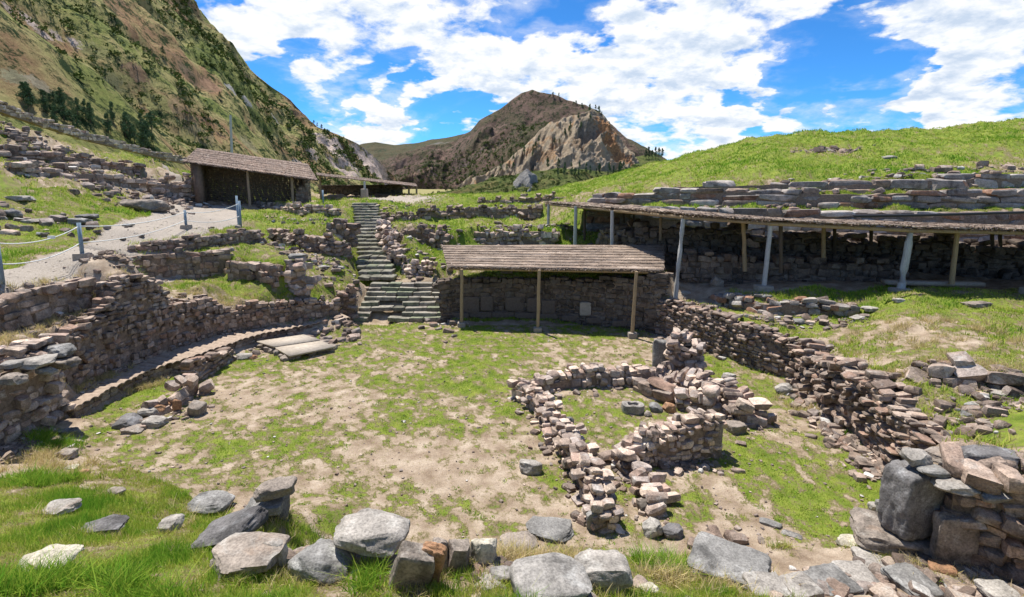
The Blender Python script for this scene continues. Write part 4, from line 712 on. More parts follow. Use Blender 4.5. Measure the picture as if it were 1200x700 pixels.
# ------------------------------------------------------------------ stairs
def slab_row(mb_c, mb_h, mb_R, x0, x1, y, z, dep, th, rs, wlo=.5, whi=1.1, gap=.01, skip=None):
    x = x0
    while x < x1 - .1:
        w_ = min(rs.uniform(wlo, whi), x1 - x)
        if not (skip and skip[0] < x + w_ / 2 < skip[1]):
            mb_c.append([x + w_ / 2, y + dep / 2 + rs.normal(0, .02), z - th / 2 + rs.normal(0, .008)]); mb_h.append([w_ / 2 - gap, dep / 2, th / 2]); mb_R.append(rotm((0, 0, 1), rs.normal(0, .045)) @ rotm((0, 1, 0), rs.normal(0, .03)))
        x += w_
X0, X1 = STL['x0'][0], STL['x1'][0]
st = empty('stone_stairs', ((X0 + X1) / 2, 21.4, 0), 'wide flight of grey stone steps with a broken hollow, left of the shelter', 'stairs')
rs = np.random.RandomState(5)
for k in range(8):
    c, h, R = [], [], []; sk = (X0 + 1.15, X0 + 1.75) if k in (2, 3) else ((X0 + .9, X0 + 1.9) if k < 2 else None)
    slab_row(c, h, R, X0 + .03 * k, X1 - .02 * k, 21.45 + k * .31 - .05 * math.sin(k), .155 * (k + 1), .42, .17, rs, skip=sk)
    c, h, R = np.array(c), np.array(h), np.array(R); lf = c[:, 0] < (sk[0] + sk[1]) / 2 if sk else np.ones(len(c), bool)
    for sel in ([lf, ~lf] if sk else [lf]):
        if sel.any(): V, Q = rocks(c[sel], h[sel], R[sel], 6, (14, 40), 3, (.86, 1.), .03, 60 + k); link('step', mesh_np('step', V, [Q], M_step, None, True, 35), st)
st = empty('stone_stairs', tuple(UP0), 'narrow long flight of mossy stone steps climbing the bank beside the rubble walls', 'stairs')
for k in range(NU):
    f = (k + 1) / NU; c0 = UP0 * (1 - f) + UP1 * f; c, h, R = [], [], []; dep = (UP1[1] - UP0[1]) / NU
    slab_row(c, h, R, c0[0] - .88 + rs.normal(0, .04), c0[0] + .88 + rs.normal(0, .04), c0[1] - dep, c0[2], dep * 1.25, .17, rs, .35, .9)
    V, Q = rocks(c, h, R, 5, (14, 40), 3, (.86, 1.), .03, 80 + k); link('step', mesh_np('step', V, [Q], M_step, None, True, 35), st)

# ------------------------------------------------------------------ tiled bench along the plaza's left edge
BP = np.array([p[:2] for p in BENCH]); sg = np.concatenate([[0], np.cumsum(np.linalg.norm(np.diff(BP, axis=0), axis=1))])
m = 120; sq = np.linspace(0, sg[-1], m); BX = np.stack([np.interp(sq, sg, BP[:, k]) for k in (0, 1)], 1)
for _ in range(30): BX[1:-1] = .25 * BX[:-2] + .5 * BX[1:-1] + .25 * BX[2:]
bt = np.gradient(BX, axis=0); bt /= np.linalg.norm(bt, axis=1)[:, None]; bn = np.stack([-bt[:, 1], bt[:, 0]], 1)
bench = empty('stone_bench', (BX[60][0], BX[60][1], 0), 'long curved bench with ridged clay coping along the foot of the left plaza wall', 'bench')
mb = MB(); c, h, R = [], [], []
for r_ in range(3):
    s = 0
    while s < sg[-1] - .1:
        w_ = random.uniform(.2, .42); k = int(min((s + w_ / 2) / sg[-1] * (m - 1), m - 1)); c.append([BX[k, 0] + bn[k, 0] * .16, BX[k, 1] + bn[k, 1] * .16, .06 + r_ * .12]); h.append([w_ / 2, .14, .065])
        R.append(np.array([[bt[k, 0], bn[k, 0], 0], [bt[k, 1], bn[k, 1], 0], [0, 0, 1.]]) @ rotm((0, 0, 1), random.gauss(0, .06))); s += w_
V, Q = rocks(c, h, R, 3, (4, 9), 2, (.8, 1.), .04, 9); link('stone_front', mesh_np('stone_front', V, [Q], M_brown, None, True, 35), bench)
V = []; Q = []
for k in range(m):
    for (o_, z_) in ((.1, -.2), (.1, .36), (1.15, .36), (1.15, -.2)): V.append([BX[k, 0] + bn[k, 0] * o_, BX[k, 1] + bn[k, 1] * o_, z_])
for k in range(m - 1):
    for j in range(3): Q.append([k * 4 + j, k * 4 + 4 + j, k * 4 + 5 + j, k * 4 + 1 + j])
link('earth_fill', mesh_np('earth_fill', V, [np.array(Q), np.array([[0, 1, 2, 3], [m * 4 - 1, m * 4 - 2, m * 4 - 3, m * 4 - 4]])], M_mortar), bench)
mb = MB(); s = 0; tw = .235
while s < sg[-1]:
    f = s / sg[-1] * (m - 1); k = int(min(f, m - 1)); c0 = np.array([np.interp(s, sq, BX[:, 0]), np.interp(s, sq, BX[:, 1])]); t_, n_ = bt[k], bn[k]; over = random.uniform(.02, .10); dep = 1.12; V = []
    dzr = random.gauss(0, .008)
    for side, oo in ((0, -over), (1, dep * .33), (2, dep * .66), (3, dep)):
        for a in range(7):
            u = (a / 6 - .5); zz_ = .40 + .045 * math.cos(u * math.pi) + dzr + random.gauss(0, .003); q = c0 + t_ * u * tw * 1.12 + n_ * oo; V.append([q[0], q[1], zz_])
    nn = len(V); V += [[v[0], v[1], v[2] - .028] for v in V]; Q = []
    for i in range(3):
        for a in range(6): Q.append([i * 7 + a, i * 7 + a + 1, (i + 1) * 7 + a + 1, (i + 1) * 7 + a]); Q.append([nn + i * 7 + a, nn + (i + 1) * 7 + a, nn + (i + 1) * 7 + a + 1, nn + i * 7 + a + 1])
    for a in range(6): Q.append([a, nn + a, nn + a + 1, a + 1])
    mb.add(V, Q); s += tw
mb.build('tile_coping', M_tile, bench, True, 40)

# ------------------------------------------------------------------ thatched roofs
def strands(P0, P1, wid, rs, lift=.0):
    P0 = np.asarray(P0); P1 = np.asarray(P1); d = P1 - P0; d /= np.linalg.norm(d, axis=1)[:, None] + 1e-9; a = np.cross(d, rs.normal(size=d.shape)); a /= np.linalg.norm(a, axis=1)[:, None]
    b = np.cross(d, a); w_ = wid[:, None]; V = np.stack([P0 + a * w_, P0 - a * w_ * .5 + b * w_ * .8, P0 - a * w_ * .5 - b * w_ * .8, P1 + a * w_ * .6, P1 - a * w_ * .3 + b * w_ * .5, P1 - a * w_ * .3 - b * w_ * .5], 1)
    n = len(P0); i = np.arange(n)[:, None] * 6; Q = np.concatenate([i + [0, 1, 4, 3], i + [1, 2, 5, 4], i + [2, 0, 3, 5]]); return V.reshape(-1, 3), Q
def roof(parent, A, B, Cc, Dd, mat, rows, per, mode='cane', th=.10, seed=1, sag=.03, wid=.014):
    # A,B front edge left/right; Cc,Dd back edge left/right
    rs = np.random.RandomState(seed); A, B, Cc, Dd = [np.asarray(q, float) for q in (A, B, Cc, Dd)]
    def S(u, v):
        u = np.asarray(u)[..., None]; v = np.asarray(v)[..., None]; p = (A * (1 - u) + B * u) * (1 - v) + (Cc * (1 - u) + Dd * u) * v; return p
    nrm = np.cross(B - A, Cc - A); nrm /= np.linalg.norm(nrm); nrm = nrm if nrm[2] > 0 else -nrm
    mb = MB(); nu = 40
    for r_ in range(rows):          # overlapping courses
        v0, v1 = r_ / rows, (r_ + 1.25) / rows; v1 = min(v1, 1.02); u = np.linspace(0, 1, nu); wob = sag * np.sin(u * 9 + r_ * 2) * .3
        wv = .30 / rows * n3d(np.stack([u * 7, u * 0 + r_ * 3.3, u * 0 + seed], 1)) + .12 / rows * n3d(np.stack([u * 30, u * 0 + r_ * 3.3, u * 0 + seed], 1)); f = S(u, v0 + wv * (1 if r_ else .3)) + nrm * (th * .62 + wob[:, None]); b = S(u, np.full(nu, v1)) + nrm * (.03 + wob[:, None]); f2 = f - nrm * (th * .6); b2 = b - nrm * .04
        V = np.concatenate([f, b, b2, f2]); Q = []
        for i in range(nu - 1):
            for k in range(4): Q.append([k * nu + i, k * nu + i + 1, ((k + 1) % 4) * nu + i + 1, ((k + 1) % 4) * nu + i])
        Q += [[0, nu, 2 * nu, 3 * nu], [nu - 1, 4 * nu - 1, 3 * nu - 1, 2 * nu - 1]]; mb.add(V, Q)
        n = per; u0 = rs.uniform(-.005, 1.005, n)
        if mode == 'cane':          # stalks lying along the roof with ragged ends, plus short downslope tufts
            k = n // 2; ln = rs.uniform(.03, .12, k); vv_ = v0 + rs.uniform(0, 1.1 / rows, k); p0 = S(np.clip(u0[:k] - ln / 2, -.004, 1), vv_); p1 = S(np.clip(u0[:k] + ln / 2, 0, 1.004), vv_ + rs.normal(0, .006, k)); hgt = (th * .62 * (1 - (vv_ - v0) * rows * .7) + rs.uniform(.0, .02, k))[:, None]
            V, Q = strands(p0 + nrm * hgt, p1 + nrm * hgt, rs.uniform(.5, 1.1, k) * wid, rs); mb.add(V, Q)
            u0 = u0[k:]; n = len(u0)
        vs = v0 - rs.uniform(0.0, .35 / rows, n) * (1 if r_ else .7); ve = v0 + rs.uniform(.3, .9, n) / rows
        p0 = S(u0 + rs.normal(0, .003, n), vs) + nrm * (th * .5 + rs.uniform(-.03, .05, n))[:, None] - np.array([0, 0, 1]) * rs.uniform(0, .09, n)[:, None]; p1 = S(u0, ve) + nrm * (th * .45 + rs.uniform(0, .02, n))[:, None]
        V, Q = strands(p0, p1, rs.uniform(.5, 1.1, n) * wid, rs); mb.add(V, Q)
    return mb.build('thatch_roof', mat, parent)
def pole(parent, p, q, r0, r1, mat, name='post', seg=10, wob=.008, n=5):
    p = np.asarray(p, float); q = np.asarray(q, float); P = [p + (q - p) * i / n + np.array([random.gauss(0, wob), random.gauss(0, wob), 0]) * (0 < i < n) for i in range(n + 1)]
    mb = MB(); mb.tube(P, np.linspace(r0, r1, n + 1) * np.array([1] + [random.uniform(.97, 1.03) for _ in range(n)]), seg); return mb.build(name, mat, parent, True, 50)
def block(parent, c, h, mat=None, name='base_block', seed=1):
    V, Q = rocks([c], [h], [np.eye(3)], 5, (9, 12), 2, (.86, 1.), .02, seed); return link(name, mesh_np(name, V, [Q], mat or M_conc, None, True, 40), parent)
def Zon(px, py, y):                       # height on the sight line at distance y
    return D(px, py, y)
# centre shelter
sh = empty('thatched_shelter', tuple(G(641, 387, 0)), 'open shelter with a layered cane roof on three wooden posts over the dark carved wall', 'shelter')
FA, FB_, RA, RB_ = D(525, 313.5, 20.9), D(777, 318, 19.9), D(519, 288.5, 24.3), D(777, 288.5, 23.9)
roof(sh, FA, FB_, RA, RB_, M_thatch2, 9, 2600, 'cane', .09, 3, .05, .016)
for i, (px, pb, pt) in enumerate(((541, 379, 317), (630, 385, 318), (741, 391, 320))):
    b = G(px, pb, .14); top = D(px + (0, 2, 5)[i], pt, b[1] - .05); po = pole(sh, b, top + np.array([0, 0, .05]), .072, .062, M_woody, 'post')
    block(po, [b[0], b[1], .07], [.17, .17, .12], M_conc, 'base_block', i)
fz = np.array([0, .12, -.07]); pole(sh, FA + fz, FB_ + fz, .055, .055, M_woody, 'front_beam', n=10)
mb = MB()
for k in range(14):
    u = (k + .5) / 14; a = FA * (1 - u) + FB_ * u; b = RA * (1 - u) + RB_ * u; mb.tube([a + [0, 0, -.045], b + [0, 0, -.045]], [.03, .03], 6)
mb.build('rafters', M_wood, sh)
for u in (.08, .5, .92):
    b = RA * (1 - u) + RB_ * u; z0 = float(zt(np.array([b[0]]), np.array([b[1]]))[0]); pole(sh, [b[0], b[1], z0 - .1], b - [0, 0, .05], .06, .06, M_wood, 'rear_post')
# carved panels in its back wall are blocks of their own standing against it
BW = [wd for wd in WALLS if 'carved slabs' in wd['label']][0]['X']; bwo = [o for o in C.objects if o.get('label', '').startswith('tall dark stone wall with carved')][0]
def bwy(x): return float(np.interp(x, BW[:, 0], BW[:, 1]))
for (pa, pb_, ya, yb) in ((541, 562, 348, 367), (563, 578, 347, 364), (592, 616, 348, 364), (617, 632, 348, 364), (634, 650, 350, 366)):
    P_ = [D(px, py, 21.9) for px, py in ((pa, yb), (pb_, ya))]; x = (P_[0][0] + P_[1][0]) / 2; y = bwy(x) - .01
    block(bwo, [x, y, (P_[0][2] + P_[1][2]) / 2], [(P_[1][0] - P_[0][0]) / 2 - .01, .05, (P_[1][2] - P_[0][2]) / 2], M_panel, 'carved_panel', int(pa))
o = block(None, [D(684, 360, 21.6)[0], bwy(D(684, 360, 21.6)[0]) - .05, D(684, 360, 21.4)[2]], [.24, .05, .29], M_slab, 'carved_slab', 4); tag(o, 'single pale square slab set in the shaded wall near the right shelter post', 'slab')
o = block(None, [D(594, 320, 22.4)[0], 22.45, 2.14], [.27, .14, .2], M_bdark, 'stone_block', 14); tag(o, 'dark square block standing on top of the shelter back wall', 'stone')
for k in range(8):
    x = BW[0, 0] + .6 + k * 1.0; block(bwo, [x, bwy(x) - .0, .2], [.49, .05, .12], M_panel, 'footing_block', 30 + k)
# left hut
hut = empty('thatched_hut', tuple(D(300, 240, 39)), 'stone hut open at the front under a shaggy brown thatched roof', 'hut')
HA, HB = D(216, 190, 36.2), D(371, 211.5, 39.5); HC, HD = D(232, 174.5, 40.5), D(360, 193, 43.2)
roof(hut, HA, HB, HC, HD, M_thatch, 7, 2200, 'straw', .13, 8, .06, .03)
hz = D(300, 238, 38)[2]
def hpt(u, v, z):
    p = (HA * (1 - u) + HB * u) * (1 - v) + (HC * (1 - u) + HD * u) * v; return np.array([p[0], p[1], z if z is not None else p[2]])
def hwall(parent, a, b, zb, ztop_a, ztop_b, th, mat, name, seed, sh_=.16, sw=.32):
    rs = np.random.RandomState(seed); a = np.asarray(a[:2]); b = np.asarray(b[:2]); L = np.linalg.norm(b - a); t_ = (b - a) / L; n_ = np.array([-t_[1], t_[0]]); c, h, R = [], [], []; z = zb
    while z < max(ztop_a, ztop_b):
        s = -rs.uniform(0, sw)
        while s < L:
            w_ = sw * rs.uniform(.6, 1.5); m_ = min(max(s + w_ / 2, w_ * .3), L - w_ * .3); tz = ztop_a + (ztop_b - ztop_a) * m_ / L
            if z + sh_ <= tz + .08: c.append([*(a + t_ * m_ + n_ * rs.normal(0, .02)), z + sh_ / 2]); h.append([w_ / 2, th / 2, sh_ / 2 * 1.03]); R.append(np.array([[t_[0], n_[0], 0], [t_[1], n_[1], 0], [0, 0, 1.]]) @ rotm((0, 0, 1), rs.normal(0, .03)))
            s += w_
        z += sh_
    V, Q = rocks(c, h, R, 3, (5, 10), 2, (.85, 1.), .03, seed); return link(name, mesh_np(name, V, [Q], mat, None, True, 35), parent)
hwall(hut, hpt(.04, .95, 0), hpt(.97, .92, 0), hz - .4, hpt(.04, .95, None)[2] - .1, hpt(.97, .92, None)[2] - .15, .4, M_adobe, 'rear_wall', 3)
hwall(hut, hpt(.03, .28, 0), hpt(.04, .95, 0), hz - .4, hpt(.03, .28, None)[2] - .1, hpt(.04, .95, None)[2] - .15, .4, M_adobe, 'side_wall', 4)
hwall(hut, hpt(.95, .45, 0), hpt(.97, .92, 0), hz - .5, hz + 1.5, hpt(.97, .92, None)[2] - .3, .5, M_brown, 'side_wall', 5)
hwall(hut, hpt(.86, .5, 0), hpt(.96, .45, 0), hz - .5, hz + .9, hz + 1.6, .5, M_brown, 'front_wall_stub', 6)
q = hpt(.08, .12, 0); mbp = MB(); mbp.box([q[0], q[1], (hz - .5 + HA[2] - .05) / 2], [.24, .24, (HA[2] - .05 - hz + .5) / 2]); mbp.build('corner_pillar', M_adobe, hut)
for u in (.45, .80): a_ = hpt(u, .12, hz - .3); pole(hut, a_, hpt(u, .12, None) - [0, 0, .05], .1, .09, M_wood, 'post')
a_ = hpt(.02, .1, None) - [0, 0, .1]; b_ = hpt(.99, .1, None) - [0, 0, .1]; pole(hut, a_, b_, .07, .07, M_wood, 'front_beam', n=10)
# second shelter behind
s2 = empty('flat_shelter', tuple(D(430, 226, 52)), 'long low flat-roofed shelter beyond the hut with one pale post', 'shelter')
SA, SB2, SC2, SD2 = D(372, 206, 47), D(489, 219, 56), D(371, 203, 52), D(486, 215.5, 64)
roof(s2, SA, SB2, SC2, SD2, M_thatch, 3, 500, 'straw', .14, 9, .03, .03)
for px, py, m_ in ((427, 213, M_woodg), (479, 218, M_wood), (488, 219, M_wood), (375, 207, M_wood)):
    t = D(px, py, 49.5 if px < 440 else 56); z0 = float(zt(np.array([t[0]]), np.array([t[1]]))[0]); pole(s2, [t[0], t[1], z0 - .1], t, .11, .1, m_, 'post')
t = D(427, 222, 49.5); block(s2, [t[0], t[1], t[2] - .45], [.3, .3, .5], M_conc, 'base_block', 2)
hwall(s2, D(374, 210, 53), D(470, 214, 61), 3.6, 5.6, 5.7, .4, M_dark, 'rear_wall', 12, .2, .5)
# long right shelter
ls = empty('long_shelter', (9.3, 18.3, 2.3), 'very long low flat-roofed shelter on pale log posts over dark ruins at the right', 'shelter')
E = [D(640, 237.5, 32), D(722, 245, 24.6), D(803, 252, 19.8), D(905, 259.5, 18.8), D(1068, 267, 17.4), D(1210, 270, 16.6), D(1420, 276, 16.2)]
K = [D(700, 238.5, 35.5), D(760, 245, 30), D(850, 252, 24.5), D(930, 258, 23.3), D(1068, 262, 22.4), D(1210, 266, 22), D(1420, 270, 21.6)]
for i in range(6):
    a, b, c_, d_ = E[i], E[i + 1], K[i], K[i + 1]; dz = np.array([0, 0, .02 * (i % 2)])
    roof(ls, a + dz, b + dz, c_ + dz, d_ + dz, M_thatch2, 6, 420, 'cane', .09, 20 + i, .04, .022)
for i in range(6):
    dn = np.array([0, .12, -.1]); pole(ls, E[i] + dn, E[i + 1] + dn, .075, .07, M_woody if i % 2 else M_wood, 'front_beam', n=8)
    mb = MB()
    for k in range(9):
        u = (k + .5) / 9; a = E[i] * (1 - u) + E[i + 1] * u; b = K[i] * (1 - u) + K[i + 1] * u; mb.tube([a + [0, 0, -.06], b + [0, 0, -.06]], [.035, .03], 6)
    mb.build('rafters', M_wood, ls)
for px, pt, d_, m_, r_, lean in ((643, 239, 31.5, M_woodg, .09, 0), (675, 241, 28, M_woodg, .1, 0), (718, 246, 24.6, M_woodg, .09, 1), (802, 253, 19.9, M_woodg, .095, -5), (905, 260, 18.9, M_woodg, .09, -3), (1070, 268, 17.5, M_woodg, .125, -4), (1226, 271, 16.7, M_woodg, .1, 0)):
    t = D(px, pt, d_) + np.array([0, .1, -.05]); bx = t[0] + lean * d_ / FPX; z0 = float(zt(np.array([bx]), np.array([t[1]]))[0]); po = pole(ls, [bx, t[1], z0 - .1], t, r_, r_ * .9, m_, 'post', wob=.004)
    if px > 850: block(po, [bx, t[1], z0 + .04], [.3, .26, .13], M_conc, 'base_block', px)
for px, pt, pb, d_, m_ in ((685, 240, 283, 29.5, M_woodd), (774, 255, 282, 24.2, M_wood), (743, 248, 270, 29, M_woodd), (731, 247, 262, 30, M_woodd), (871, 259, 318, 20.4, M_woody), (965, 265, 302, 20.5, M_woody), (915, 264, 320, 19.3, M_woodd), (978, 265, 300, 22.5, M_woodd), (1021, 267, 305, 22.4, M_woodd), (1122, 272, 333, 17.8, M_woody), (1163, 272, 306, 22, M_woodd), (1172, 273, 300, 22, M_woodd)):
    t = D(px, pt, d_); b = D(px + (px == 871) * 2 - (px == 1122) * 7, pb, d_); pole(ls, b, t, .085 if m_ is M_woody else .07, .075, m_, 'inner_post')
# straw bundle on the roof corner and the black pipe
mb = MB(); mb.tube([D(1000, 253.5, 17.4), D(1080, 252.5, 17.2), D(1210, 249, 16.9), D(1400, 246, 16.6)], [.05] * 4, 8); o = mb.build('black_pipe', M_pipe, ls, True, 50)
mb = MB(); mb.box([15.2, 18.2, 2.36], [1.6, .25, .06], rotm((0, 0, 1), -.1)); mb.box([20.5, 17.2, 2.36], [1.6, .25, .06], rotm((0, 0, 1), -.08)); o = mb.build('threshold_beam', M_conc); tag(o, 'flat grey concrete sill lying on the ground under the long shelter edge', 'sill')

# ------------------------------------------------------------------ rope fence, pole
def zz1(x, y): return float(zt(np.array([x]), np.array([y]))[0])
fe = empty('rope_fence', tuple(G(97, 303, 3.6)), 'white rope fence on four blue-grey steel posts along the gravel path', 'fence')
posts = []
for px, yb, yt, z in ((2, 326, 281, 3.52), (97, 302, 262, 3.6), (219, 275, 247, 3.6), (282, 261, 236, 3.95), (279, 256, 230, 4.0)):
    q = W(px, yb, yt, z=z); z0 = zz1(q[0], q[1]); posts.append((q, z0)); mb = MB(); mb.box([q[0], q[1], (z0 + q[3]) / 2], [.04, .04, (q[3] - z0) / 2 + .02]); po = mb.build('post', M_steel, fe)
    if 50 < px < 230: block(po, [q[0], q[1], z0 - .12], [.2, .18, .3], M_conc, 'base_block', int(px))
q = W(-90, 352, 300, z=3.5); posts.insert(0, (q, zz1(q[0], q[1])))
for fr in (.92, .45):
    for (a, za), (b, zb) in zip(posts[:-2], posts[1:-1]):
        P = []
        for k in range(15):
            u = k / 14; P.append([a[0] * (1 - u) + b[0] * u, a[1] * (1 - u) + b[1] * u, (za + (a[3] - za) * fr) * (1 - u) + (zb + (b[3] - zb) * fr) * u - .75 * u * (1 - u)])
        mb = MB(); mb.tube(P, [.016] * 15, 5); mb.build('rope', M_rope, fe, True)
a, b = posts[1], posts[2]; u = .62; block(fe, [a[0][0] * .38 + b[0][0] * .62, a[0][1] * .38 + b[0][1] * .62 - .03, a[0][3] * .38 + b[0][3] * .62 - .08 - .75 * .2356 + .01], [.11, .015, .045], M_rope, 'tag', 3)
p = D(270, 182, 62); mb = MB(); z0 = zz1(p[0], p[1]); mb.tube([[p[0], p[1], z0 - .3], D(270, 135, 62)], [.16, .12], 10)
o = mb.build('utility_pole', M_woodg, None, True, 50); tag(o, 'tall plain grey pole rising behind the thatched hut roof', 'pole')
p = D(379, 240, 39); mb = MB(); mb.box([p[0], p[1], p[2] + .5], [.05, .05, .6]); o = mb.build('marker_post', M_steel); tag(o, 'short blue-grey post standing right of the hut', 'post')

# ------------------------------------------------------------------ single stones
ROCKI = [0]; NEAR = []
def stone1(label, px, pyb, wpx, hpx, mat, z=None, asp=.8, pw=(2.6, 4), cuts=6, yaw=None, tilt=(0, 0), n=14, name='boulder', cat='boulder', group=None, H_=None, sink=.2, rough=.09, seed=None):
    if z is None:                              # march the sight line down to the ground
        r = ray(px, pyb); t = 2.
        while t < 70:
            x, y, zc = r[0] * t, r[1] * t, CAMZ + r[2] * t
            if zc < zz1(x, y): break
            t += .06
        p = np.array([x, y, zc])
    else: p = G(px, pyb, z)
    ROCKI[0] += 1; sd = seed or 300 + ROCKI[0]; dep = math.hypot(p[1] * math.cos(PITCH) + (CAMZ - p[2]) * math.sin(PITCH), 0); wd_ = wpx * dep / FPX
    an = math.atan2(CAMZ - p[2], p[1]); ha = hpx * dep / FPX; Dp = wd_ * asp; Hh = H_ or max((ha - Dp * math.sin(an) * .8) / math.cos(an), wd_ * .28)
    rs = np.random.RandomState(sd); yw = rs.uniform(-.25, .25) if yaw is None else yaw
    R = rotm((0, 0, 1), yw) @ rotm((0, 1, 0), tilt[0]) @ rotm((1, 0, 0), tilt[1]); c = [p[0], p[1] + Dp * .4, p[2] + Hh * (.5 - sink)]
    if p[1] < 9.5 and not inpoly(np.array([p[0]]), np.array([p[1]]), PLZ)[0] and 'paving' not in name: NEAR.append((p[0], p[1], wd_))
    V, Q = rocks([[0, 0, 0]], [[wd_ / 2 * .97, Dp / 2 * .97, Hh / 2 * .97]], [R], n, (pw[0] + 1., pw[1] + 3.), cuts + (2 if pw[0] >= 5 else 8), (.80, .98) if pw[0] >= 5 else (.66, .95), rough * (.75 if pw[0] >= 5 else 1), sd)
    o = link(name, mesh_np(name, V, [Q], mat, None, True, 38)); o.location = c; tag(o, label, cat, group); return o
S1 = stone1
S1('flat cream stone half sunk in the grass at the lower left corner', 42, 672, 58, 26, M_bcream, z=None)
S1('small pale double-lumped stone in the left foreground grass', 60, 606, 36, 14, M_bpale)
S1('thin dark slate lying in the left foreground grass', 110, 630, 46, 20, M_bdark, pw=(3, 5), H_=.12)
S1('small white stone on the grass left of the grey boulders', 194, 625, 28, 24, M_bpale)
S1('rounded blue-grey boulder, upper one of the left foreground group', 238, 604, 50, 28, M_bgrey, pw=(2.2, 2.8), cuts=4)
S1('long dark mottled boulder leaning in the grass between two paler boulders', 253, 648, 88, 50, M_bdark, tilt=(-.25, 0))
S1('large smooth tan-grey boulder nearest the camera at left', 275, 682, 92, 52, M_bwarm, pw=(2.3, 3), cuts=4)
S1('grey-purple top stone of the small standing pillar at the plaza edge', 316, 588, 46, 30, M_bwarm, z=1.25, sink=.1, asp=.7)
S1('flat grey stone wedged under the pillar top stone', 303, 606, 46, 26, M_bgrey, z=1.0, H_=.22)
S1('dark upright stone forming the shaft of the small pillar', 318, 625, 30, 50, M_bdark, z=.55, H_=.75, asp=1., pw=(3.5, 6))
S1('little white stone at the foot of the small pillar', 330, 624, 12, 12, M_bpale, z=.35)
S1('small white stone jammed between the two largest foreground boulders', 320, 668, 28, 40, M_bpale, asp=.6)
S1('squat grey boulder with a brown underside, right of the tan-grey boulder', 368, 684, 76, 56, M_bgrey, pw=(3, 4.5))
S1('big pale flat-topped boulder with green lichen resting across two stones', 427, 656, 92, 58, M_bpale, z=1.62, pw=(3.2, 5), cuts=7, asp=.75, sink=0., seed=911)
S1('dark stone in the shade under the big flat-topped boulder', 425, 682, 60, 28, M_bdark, z=1.35)
S1('leaning square-ended tan block right of the flat-topped boulder', 482, 694, 46, 64, M_bwarm, asp=.6, tilt=(.3, .25), pw=(6, 9), cuts=3)
S1('narrow block with an orange patch leaning on its neighbour', 503, 690, 30, 62, M_borange, asp=.5, tilt=(.25, .2), pw=(5, 8), cuts=3)
S1('small rounded brown upright stone in the foreground row', 513, 676, 24, 48, M_bwarm, asp=.8, pw=(3, 4))
S1('rounded granite-grey upright stone in the foreground row', 537, 674, 28, 50, M_bwarm, asp=.8, pw=(2.6, 3.2), cuts=2)
S1('cream upright stone at the right end of the foreground row', 566, 668, 34, 42, M_bcream, asp=.7, pw=(2.8, 3.6))
S1('small grey stone in front of the cream upright', 588, 686, 26, 22, M_bgrey)
S1('small pale slab in the grass below the grey pebble-like stone', 572, 696, 34, 20, M_bpale)
S1('pink stone lying low in the brown grass', 610, 648, 44, 20, M_bwarm, H_=.1)
S1('long flat grey rock sunk in the bank by the dry grass', 645, 634, 60, 20, M_bgrey, H_=.14)
S1('broad smooth blue-grey boulder at the bottom edge of the photo', 648, 712, 96, 42, M_bgrey, pw=(2.3, 2.8), cuts=3, rough=.03)
S1('pointed pale grey boulder right of the smooth blue-grey one', 707, 700, 68, 56, M_bpale, pw=(2.4, 3.2), cuts=8)
S1('cream stone half hidden by tussocks near the bottom edge', 762, 700, 22, 18, M_bcream)
S1('large flat tapering slab with a dark edge at the bottom right of centre', 866, 688, 86, 52, M_bgrey, pw=(6, 9), cuts=3, asp=.85, yaw=-.55, H_=.2, seed=44)
S1('cream angular block on the plaza floor beside the big corner ruin', 1005, 650, 30, 26, M_bcream, z=.1, H_=.2)
S1('white paving stone under the tip of the tapering slab', 905, 702, 44, 14, M_bpale, name='paving_stone', cat='paving stone', pw=(8, 10), cuts=2, H_=.1, asp=.9)
S1('cream paving stone second from the tapering slab', 945, 702, 40, 28, M_bpale, name='paving_stone', cat='paving stone', pw=(8, 10), cuts=2, H_=.1, asp=1.)
S1('white square paving stone third from the tapering slab', 985, 698, 50, 20, M_bgrey, name='paving_stone', cat='paving stone', pw=(8, 10), cuts=2, H_=.1, asp=.9)
S1('pale paving stone with a round patch near the corner ruin', 1015, 690, 40, 26, M_bpale, name='paving_stone', cat='paving stone', pw=(8, 10), cuts=2, H_=.1, asp=1.1)
S1('white paving stone touching the foot of the corner ruin', 1032, 668, 36, 16, M_bpale, name='paving_stone', cat='paving stone', pw=(8, 10), cuts=2, H_=.1, asp=1.)
S1('grey slab lying in front of the corner ruin', 1085, 700, 44, 28, M_bgrey, name='paving_stone', cat='paving stone', pw=(8, 10), cuts=2, H_=.1, asp=1.2)
S1('white slab at the bottom edge farthest right', 1180, 704, 36, 14, M_bpale, name='paving_stone', cat='paving stone', pw=(8, 10), cuts=2, H_=.1)
# corner ruin
S1('huge dark upright block with a rounded shoulder at the corner ruin', 1076, 632, 54, 84, M_bdark, z=.66, asp=.75, pw=(9, 12), cuts=-1, H_=1.05, n=24, yaw=.2, seed=74, sink=0)
S1('long flat base slab under the huge dark upright block', 1062, 652, 80, 26, M_bwarm, z=.38, pw=(6, 9), cuts=2, H_=.26, yaw=-.4, sink=0)
S1('brown lower block at the foot of the corner ruin', 1048, 664, 30, 32, M_bwarm, z=.2, pw=(5, 8), cuts=3, H_=.34)
S1('white-topped stone balanced on the corner ruin', 1079, 549, 30, 24, M_bpale, z=1.75, pw=(3.5, 5), sink=0)
S1('small grey stone next to the white-topped stone', 1100, 562, 30, 18, M_bgrey, z=1.72, sink=0)
S1('rusty rounded stone behind the white-topped stone', 1115, 545, 40, 24, M_bwarm, z=1.75)
S1('long dark log-like slab lying along the top of the corner ruin', 1168, 550, 76, 22, M_bdark, z=1.8, H_=.28, asp=.45, yaw=-.12, pw=(4, 6))
S1('pale scaly slab on the front edge of the corner ruin', 1128, 578, 46, 22, M_bpale, z=1.65, H_=.14, yaw=-.3)
